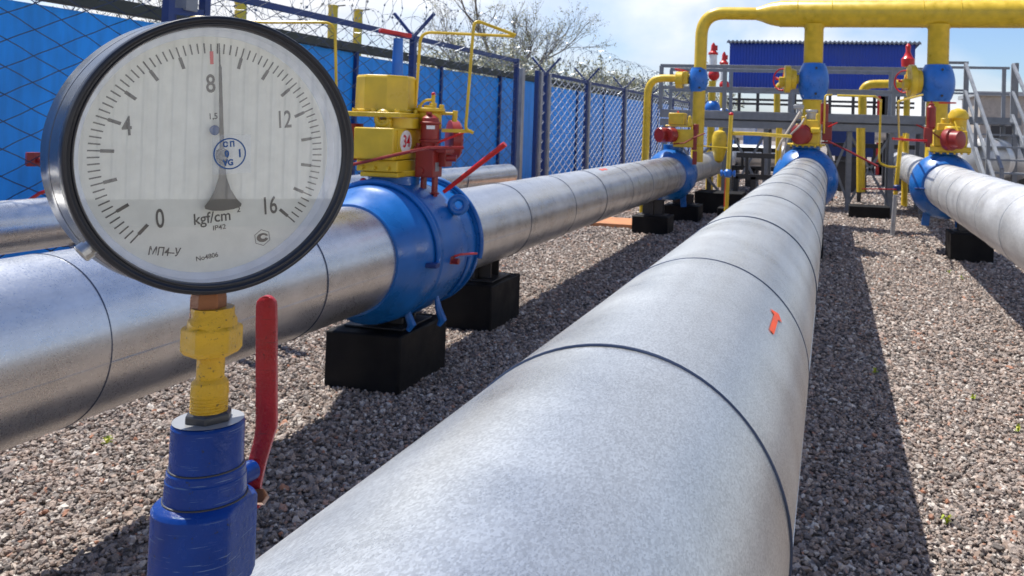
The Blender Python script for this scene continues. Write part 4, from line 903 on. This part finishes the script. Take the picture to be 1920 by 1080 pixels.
# ================================================================== TREES AND SHRUBS
def tree(name, base, h, spread, label, cat, seed, stems=1, levels=4, leaf=.05, nleaf=10, trunk_r=.12, mat='blossom', group=None, up_=.75):
    rnd = random.Random(seed); t_ = thing(name, base, label, cat, group); tw = MB(); lf = MB(); base = Vector(base)
    def grow(p, d, ln, r, lv):
        pts = [p]; n = 4; dd = d.copy()
        for i in range(n):
            dd = (dd+Vector((rnd.gauss(0, .16), rnd.gauss(0, .16), rnd.gauss(.05, .10)))).normalized(); p = p+dd*ln/n; pts.append(p)
        tw.tube(pts, r, 6 if lv > 2 else 3, cap=False, rr=[r*(1-.55*i/n) for i in range(n+1)])
        if lv <= 1:
            for _ in range(nleaf):
                q = pts[rnd.randint(1, n)].lerp(pts[rnd.randint(1, n)], rnd.random())+Vector((rnd.gauss(0, .05), rnd.gauss(0, .05), rnd.gauss(0, .05)))*(ln/.5)
                a = Vector((rnd.gauss(0, 1), rnd.gauss(0, 1), rnd.gauss(0, 1))).normalized(); b_ = a.cross(Vector((rnd.gauss(0, 1), rnd.gauss(0, 1), 1))).normalized(); s_ = leaf*rnd.uniform(.5, 1.2)
                lf.quad(q-a*s_, q-b_*s_*.55, q+a*s_, q+b_*s_*.55)
            if lv <= 0: return
        kids = rnd.randint(3, 5) if lv > 1 else rnd.randint(2, 4)
        for k in range(kids):
            f_ = rnd.uniform(.35, 1.0); i0 = min(n-1, int(f_*n)); q = pts[i0].lerp(pts[i0+1], f_*n-i0)
            side = Vector((rnd.gauss(0, 1), rnd.gauss(0, 1), rnd.gauss(.1, .4))).normalized()
            grow(q, (dd*up_+side*spread).normalized(), ln*rnd.uniform(.55, .78), max(.004, r*rnd.uniform(.38, .55)), lv-1)
    for s_ in range(stems):
        d = Vector((rnd.gauss(0, .25), rnd.gauss(0, .25), 1)).normalized() if stems > 1 else Vector((.02, 0, 1))
        grow(base+Vector((rnd.gauss(0, .1), rnd.gauss(0, .1), 0))*(stems > 1), d, h*rnd.uniform(.36, .42), trunk_r, levels)
    tw.build('trunk', 'bark', t_, smooth=60); lf.build('crown', mat, t_, smooth=0); return t_
b_ = at(948, 160, 33)
tree('bare_tree', (b_.x, 33, 0), 8.8, .46, 'tall bare tree with fine twigs and pale blossom behind the wall', 'tree', 5, levels=5, leaf=.036, nleaf=5, trunk_r=.18, up_=1.0)
shr = [(870, 26, 4.3, 1), (905, 30, 4.6, 2), (945, 34, 4.4, 3), (1000, 30, 4.2, 4), (1035, 38, 4.6, 6), (1085, 36, 4.2, 7), (1120, 42, 4.5, 8), (1165, 44, 4.4, 9), (1205, 46, 4.5, 10), (1245, 50, 4.6, 11), (1285, 54, 4.7, 12), (1320, 60, 4.6, 13)]
words = ['leftmost blossoming shrub behind the wall, over the yellow tube loop', 'second blossoming shrub, left of the tall bare tree', 'blossoming shrub at the foot of the tall bare tree', 'blossoming shrub right of the tall bare tree, above the blue gate post', 'blossoming shrub above the first Y arm of the lower fence', 'blossoming shrub above the double fence posts', 'pale shrub above the middle Y arm of the lower fence', 'pale shrub above the third Y arm of the lower fence', 'pale shrub left of the yellow bypass bend', 'pale shrub behind the yellow bypass bend', 'faint shrub behind the platform corner', 'faint shrub behind the small blue riser valve']
for (px_, Y, h, sd_), w_ in zip(shr, words):
    q = at(px_, 200, Y); tree('blossom_shrub', (q.x, Y, 0), h*1.45, .8, w_, 'shrub', sd_+20, stems=5, levels=3, leaf=.05+.0008*Y, nleaf=12, trunk_r=.045, group='blossoming shrubs beyond the blue wall')
for (px_, Y, h, sd_, w_) in ((255, 8.5, 5.2, 41, 'twiggy shrub peeking over the wall above the left side of the gauge'), (420, 12, 5.6, 42, 'twiggy shrub peeking over the wall above the middle of the gauge'), (560, 15, 5.4, 43, 'thin shrub behind the yellow vent stacks')):
    q = at(px_, 100, Y); tree('bare_shrub', (q.x-2.0, Y, 0), h, .7, w_, 'shrub', sd_, stems=5, levels=3, leaf=.03, nleaf=4, trunk_r=.04, group='bare shrubs above the wall at the left')

# small weeds on the gravel
wd = [((-3.34, 3.436), 'weed left of the blue gauge valve on sunlit gravel'), ((1.367, 10.56), 'yellowish weed on the gravel right of the middle pipe, far one'), ((1.45, 10.2), 'weed just in front of the far yellowish one'), ((.502, 3.771), 'upright green weed near the bottom right corner'), ((1.032, 5.063), 'green weed by the right picture edge'), ((.877, 5.574), 'small yellow weed in the middle of the right gravel strip'), ((.318, 5.957), 'dark small weed near the shadow edge of the middle pipe')]
rnd = random.Random(3)
for (x_, y_), lab in wd:
    m_ = MB()
    for k in range(9):
        a = rnd.uniform(0, 2*PI); l_ = rnd.uniform(.012, .035); z_ = rnd.uniform(.008, .045); d = Vector((math.cos(a), math.sin(a), 0)); s_ = Vector((-d.y, d.x, 0))*.008; p = Vector((x_, y_, .012))
        m_.quad(p, p+d*l_*.5+s_+Vector((0, 0, z_)), p+d*l_+Vector((0, 0, z_*.8)), p+d*l_*.5-s_+Vector((0, 0, z_)))
    o = m_.build('weed', 'weed', None, smooth=0); tag(o, lab, 'weed', 'small weeds in the gravel')

# ================================================================== SMALL VALVE UNDER THE GAUGE
VX, VYY = -.3585, .44
def zz(py_): return at(386, py_, VYY).z
def vx(py_): return at(386+2*(py_-560)/220 if py_ < 800 else 388, py_, VYY).x
K = 1/3400
t_ = thing('gauge_valve', (-.356, VYY, 1.25), 'small blue shut-off valve with yellow union and red lever under the gauge', 'valve')
ax_ = Vector((-.356, VYY, 0)); camdir = math.atan2(-VYY, .356)
def col(prof, name, mat, parent=t_, seg=48, start=0, bevel=0, smooth=35, dx=0):
    m_ = MB(); m_.lathe([(zz(a), b_*K) for a, b_ in prof][::-1], ax_+Vector((dx, 0, 0)), (0, 0, 1), seg, start=start); return m_.build(name, mat, parent, smooth=smooth, bevel=bevel)
un = col([(574, 40), (590, 41), (598, 46), (608, 47)], 'union_collar', 'yellow_worn')
col([(592, 34), (607, 47), (612, 49), (636, 49)], 'union_top', 'yellow_worn')
col([(606, 50), (612, 58), (652, 58), (662, 50)], 'union_nut', 'yellow_worn', seg=6, start=R(10), bevel=.0009, smooth=20)
col([(655, 33), (662, 26), (706, 26), (714, 34), (736, 36), (740, 34), (772, 33), (790, 31)], 'union_neck', 'yellow_worn')
for k in range(5): col([(739+k*6.4, 33), (741+k*6.4, 35.2), (743.5+k*6.4, 35.2), (745.5+k*6.4, 33)], 'thread', 'yellow_worn')
col([(768, 40), (772, 46), (800, 46), (806, 42)], 'lock_nut', 'dark_steel', seg=6, start=R(32), bevel=.0008, smooth=20)
m_ = MB(); prof = [(786, 30), (786.5, 63), (789, 66), (793, 68), (868, 68.5), (871, 70), (873, 72.5), (876, 73), (888, 73.5), (890, 75), (926, 76), (929, 78), (935, 90), (938, 94), (943, 97), (1080, 98), (1092, 92), (1106, 70), (1110, 48), (1200, 46), (1300, 46)]
prof = [(p_, r_) for p_, r_ in prof]
m_.lathe([(at(388, p_, VYY).z, r_*K) for p_, r_ in prof][::-1], ax_, (0, 0, 1), 128)
# flats milled on the body, facing the camera's right
wdir = Vector((.47, .88, 0)).normalized(); fdir = Vector((.88, -.47, 0)).normalized()
for i, p in enumerate(m_.v):
    q = p-ax_; 
    if p.z < at(388, 925, VYY).z+.001:
        for dd, lim in ((Vector((.987, .126, 0)).normalized(), .0242), (-Vector((.987, .126, 0)).normalized(), .0258)):
            s_ = Vector((q.x, q.y, 0)).dot(dd)
            if s_ > lim: q = q-dd*(s_-lim)
        m_.v[i] = ax_+q
m_.build('body', 'blue_worn', t_, smooth=24, bevel=.0007)
MB().lathe([(at(388, 786.4, VYY).z+.0001, .034*.5), (at(388, 786.4, VYY).z+.0004, .0195)], ax_, (0, 0, 1), 48).build('bare_rim', 'pale_steel', t_)
for a_, b_ in ((870, 69.2), (928, 77.6)):
    MB().torus((-.356, VYY, at(388, a_, VYY).z), (0, 0, 1), b_*K, .0006, 64, 5).build('worn_edge', 'dark_steel', t_)
# lower nipple into the pipe
MB().cyl((-.352, VYY, CZP+RP-.01), (-.352, VYY, at(388, 1110, VYY).z), .017, seg=32).build('nipple', 'blue_worn', t_)
MB().lathe([(0, .035), (.008, .035), (.012, .02)], (-.352, VYY, CZP+RP-.004), (0, 0, 1), 32).build('boss', 'blue_worn', t_)
# pivot and lever
pz = at(388, 930, VYY).z; w_ = Vector((.30, .954, 0)).normalized(); l_ = Vector((w_.y, -w_.x, 0))
base = Vector((at(478, 930, .475).x, .475, pz))
MB().cyl(ax_+Vector((0, 0, pz)), Vector((at(470, 930, .480).x, .480, pz)), .0065, seg=20).build('pivot', 'blue_worn', t_)
lv = MB(); top = at(500, 560, .49); kn = at(500, 800, .49); wd_ = .0066
lo = at(478, 905, .478)
def sec(c, wide, d): return [c-rt*wide, c+rt*wide]
pts = [at(470, 950, .482), at(472, 905, .482), at(484, 862, .485), at(496, 818, .4895), at(500, 800, .490), at(500, 600, .490), at(500, 572, .490)]
hw = [.0060, .0062, .0056, .0060, .0066, .0066, .0064]
na_ = []; th = Vector((rt.y, -rt.x, 0)).normalized()*-1
fd = Vector((-rt.y, rt.x, 0)).normalized(); rx = Vector((rt.x, rt.y, 0)).normalized()
# rounded top
for a in (25, 50, 70, 90): pts.append(at(500, 572, .490)+Vector((0, 0, .0062*math.sin(R(a))))); hw.append(max(.0008, .0064*math.cos(R(a))))
def rail(pts, hw, ht):
    n = len(lv.v)
    for p, w in zip(pts, hw):
        for s_, t2 in ((-1, -1), (-.82, -1.5), (.82, -1.5), (1, -1), (1, 1), (.82, 1.5), (-.82, 1.5), (-1, 1)): lv.v.append(p+rx*w*s_+fd*ht*t2*.66)
    for i in range(len(pts)-1):
        for k in range(8): k2 = (k+1) % 8; lv.f.append([n+i*8+k, n+i*8+k2, n+(i+1)*8+k2, n+(i+1)*8+k])
    lv.f.append([n+k for k in range(8)][::-1]); lv.f.append([n+(len(pts)-1)*8+k for k in range(8)])
rail(pts, hw, .0024)
le = lv.build('lever', 'red_worn', t_, smooth=50)
MB().hexn(at(485, 930, .476), at(490, 934, .486), .0050).build('pivot_nut', 'brass', le)

# ================================================================== PRESSURE GAUGE
n_ = Vector((.84884, -.52844, .01475)).normalized(); e1 = Vector((.52772, .84868, .03543)).normalized(); e2 = n_.cross(e1).normalized(); e1 = e2.cross(n_).normalized()
GC = Vector((-.34469, .43032, 1.62-.02481))
G4 = Matrix((e1, e2, n_)).transposed().to_4x4(); G4.translation = GC
gg = thing('pressure_gauge', GC, 'large round pressure gauge with black rim and white dial reading about 8', 'gauge')
gg.rotation_euler = G4.to_euler()
def gb(mb, name, mat, parent=gg, **k): return mb.build(name, mat, parent, local=True, **k)
m_ = MB(); m_.lathe([(-.048, .03), (-.048, .078), (-.0465, .0812), (-.045, .0820), (-.0280, .0812), (-.0276, .0804), (-.0270, .0804), (-.0266, .0811), (-.0080, .0803), (-.0070, .0795), (-.004, .0770), (-.016, .0755)], seg=128); gb(m_, 'case', 'case')
m_ = MB(); m_.lathe([(-.0072, .0790), (-.0070, .0806), (-.0062, .0811), (-.0012, .0811), (0, .0806), (.0006, .0796), (.0006, .0786), (-.0002, .0778), (-.0004, .0768), (.0004, .0763), (.0004, .0756), (-.0008, .0750), (-.003, .0748), (-.0058, .0747)], seg=128, caps=False); gb(m_, 'bezel', 'bezel')
m_ = MB(); m_.lathe([(-.0050, .0746), (-.0140, .0738), (-.0150, .0705), (-.0158, .0699)], seg=128, caps=False); gb(m_, 'inner_ring', 'bezel_inner')
m_ = MB(); m_.lathe([(-.0160, .0001), (-.0157, .0001), (-.0157, .0700)], seg=96, caps=False); dial = gb(m_, 'dial', 'dial', smooth=0)
m_ = MB(); m_.lathe([(-.0038, .0001), (-.0038, .0744)], seg=96, caps=False); gb(m_, 'glass', 'glass', smooth=0)
# scale marks
DZ = -.01548; OFF = -1.9
mk = MB(); red = MB()
def tick(mb, ang, ra, rb, w0, w1=None):
    a = R(ang); d = Vector((math.sin(a), math.cos(a), 0)); s_ = Vector((d.y, -d.x, 0)); w1 = w1 or w0
    mb.quad(d*ra-s_*w0/2+Vector((0, 0, DZ)), d*rb-s_*w1/2+Vector((0, 0, DZ)), d*rb+s_*w1/2+Vector((0, 0, DZ)), d*ra+s_*w0/2+Vector((0, 0, DZ)))
for i in range(81):
    ang = -135+OFF+i*3.375
    if i % 5 == 0:
        if i == 40: tick(red, ang+.2, .0535, .0612, .0020); tick(mk, ang, .0612, .0655, .0008)
        else: tick(mk, ang, .0530, .0598, .0019); tick(mk, ang, .0598, .0660, .0008)
    else: tick(mk, ang, .0600, .0660, .0008)
gb(mk, 'scale_marks', 'ink', dial, smooth=0); gb(red, 'red_mark', 'red_ink', dial, smooth=0)
def TX(x, y, rot=0, z=DZ): return Matrix.Translation((x/1000, y/1000, z)) @ Matrix.Rotation(R(rot), 4, 'Z')
def dtext(s_, size, x, y, rot=0, sx=.8, mat='ink', bold=.00022, z=DZ): text(s_, size/1000, mat, TX(x, y, rot, z), dial, 'lettering', sx=sx, bold=size/1000*.013)
corr = 1.035; ox = 2.0
dtext('0', 15.2, -30.8*corr+ox, -35.1*corr, 4, .62); dtext('4', 15.2, -47.0*corr+ox, 16.2*corr, 3, .68); dtext('8', 15.2, -3.2*corr+ox-1, 40.0*corr, 2, .72)
dtext('12', 15.2, 40*corr+ox-2, 19.1*corr, 2, .66); dtext('16', 15.2, 30.5*corr+ox-1.4, -32.6*corr, 3, .66)
dtext('kgf/cm', 9.2, -2.6*corr+ox-.8, -36.6*corr, 3, .88); dtext('2', 4.6, 11.6+ox, -33.2*corr, 3, 1)
dtext('IP42', 4.0, .4*corr+ox, -42.6*corr, 3, 1.1); dtext('МП4–У', 6.6, -28.6*corr+ox, -53.4*corr, -10, .80); dtext('No4806', 4.0, -6.3*corr+ox, -58.8*corr, 6, .95); dtext('1,5', 5.0, -2.9*corr+ox, 21.6*corr, 3, .9)
# maker's mark: eye shape in hexagon
m_ = MB(); lc = Vector((25.9*corr+ox-1, -51.0*corr, 0))/1000; rim = []
def ring2(mb, pts, w, z=DZ):
    n = len(pts); c = sum((Vector(p) for p in pts), Vector((0, 0)))/n
    for i in range(n):
        a, b_ = Vector(pts[i]), Vector(pts[(i+1) % n]); ai, bi = a+(c-a).normalized()*w, b_+(c-b_).normalized()*w
        mb.quad((a.x, a.y, z), (b_.x, b_.y, z), (bi.x, bi.y, z), (ai.x, ai.y, z))
ring2(m_, [(lc.x+.0052*math.cos(R(60*k+30+8)), lc.y+.0052*math.sin(R(60*k+38))) for k in range(6)], .0004)
gb(m_, 'maker_mark', 'ink', dial, smooth=0)
m_ = MB(); k = len(m_.v); pl = []
for i in range(25): a = R(i*15); pl.append((lc.x+.0034*math.cos(a), lc.y+.0026*math.sin(a)))
def poly(mb, pts, z=DZ): n0_ = len(mb.v); mb.v += [Vector((p[0], p[1], z)) for p in pts]; mb.f.append(list(range(n0_, n0_+len(pts))))
out = [(lc.x+.0036*math.cos(R(a))+.0002, lc.y+.0028*math.sin(R(a))) for a in range(20, 345, 20)]; inn = [(lc.x+.0006+.0016*math.cos(R(a)), lc.y+.0004+.0012*math.sin(R(a))) for a in range(20, 345, 20)]
for i in range(len(out)-1): poly(m_, [out[i], out[i+1], inn[i+1], inn[i]])
gb(m_, 'maker_mark', 'ink', dial, smooth=0)
# needle
nd = MB(); th = R(-1.2)
def npt(x, y): return (x*math.cos(th)+y*math.sin(th), -x*math.sin(th)+y*math.cos(th))
NP = Vector((2.6, -.6, 0))/1000
sh = [(-.25, 66.5), (.25, 66.5), (.45, 54), (1.0, 52), (1.35, 4), (3.0, 3), (3.6, 0), (3.0, -3), (1.6, -5), (2.4, -14), (4.6, -21), (8.0, -27), (10.6, -30), (10.2, -31.6), (6, -32.8), (0, -33.2), (-6, -32.6), (-10.0, -31.2), (-10.4, -29.6), (-7.8, -26.5), (-4.4, -20.5), (-2.2, -13.5), (-1.4, -5), (-3, -3), (-3.6, 0), (-3, 3), (-1.1, 4), (-.6, 52), (-.4, 54)]
nd.prism([npt(a/1000, b_/1000) for a, b_ in sh], NP+Vector((0, 0, -.0115)), (1, 0, 0), (0, 1, 0), .0006)
ndo = gb(nd, 'needle', 'needle', smooth=0)
m_ = MB(); m_.lathe([(-.0157, .0022), (-.0108, .0022), (-.0104, .0034), (-.0092, .0032), (-.0088, .001)], NP, (0, 0, 1), 24); gb(m_, 'pivot', 'needle')
m_ = MB(); m_.sphere(Vector((-.9, 14.2, -13.0))/1000, .0030, (1, 1, .5)); gb(m_, 'stop_pin', 'blue_ink')
# stamp on a clear sticker on the glass
SZ = -.0036
m_ = MB(); m_.quad((-.0055, -.0115, SZ), (.0165, -.0115, SZ), (.0165, .0115, SZ), (-.0055, .0115, SZ)); gb(m_, 'sticker', 'sticker', smooth=0)
m_ = MB(); cst = (.0043, .0004); o_ = [(cst[0]+.0093*math.cos(R(a*6)), cst[1]+.0093*math.sin(R(a*6))) for a in range(60)]; ring2(m_, o_, .0008, SZ+.0001); gb(m_, 'stamp', 'blue_ink', smooth=0)
for s_, x_, y_, sz_ in (('С П', 3.8, 5.8, 4.2), ('1', 10.0, .2, 6.6), ('VG', 3.4, -5.0, 4.8), ('0', 2.7, .2, 5.2)): text(s_, sz_/1000, 'blue_ink', TX(x_, y_, 3, SZ+.0001), gg, 'lettering', sx=.9, bold=.00024)
# case screw low left + connector
m_ = MB(); q = Vector((math.cos(R(216))*.082, math.sin(R(216))*.082, -.010)); dq = Vector((math.cos(R(216)), math.sin(R(216)), 0)); m_.lathe([(-.004, .0042), (.003, .0042), (.0032, .0052), (.0072, .0052), (.0078, .0044)], q-dq*.003, dq, 20); gb(m_, 'case_screw', 'bolt')
# stem (vertical): built in world and converted
inv = G4.inverted()
m_ = MB(); m_.lathe([(zz(a), b_*K) for a, b_ in [(530, 30), (552, 33), (556, 34), (581, 34), (584, 29), (586, 33), (594, 34), (599, 32), (601, 28)]][::-1], (-.3585, VYY-.001, 0), (0, 0, 1), 6, start=R(8)); m_.build('connector', 'brass', gg, xf=inv, local=True, bevel=.0006, smooth=20)
m_ = MB(); m_.lathe([(zz(a), b_*K) for a, b_ in [(580, 30), (583, 34), (594, 34.5), (599, 31)]][::-1], (-.3583, VYY-.001, 0), (0, 0, 1), 40); m_.build('washer', 'brass', gg, xf=inv, local=True)
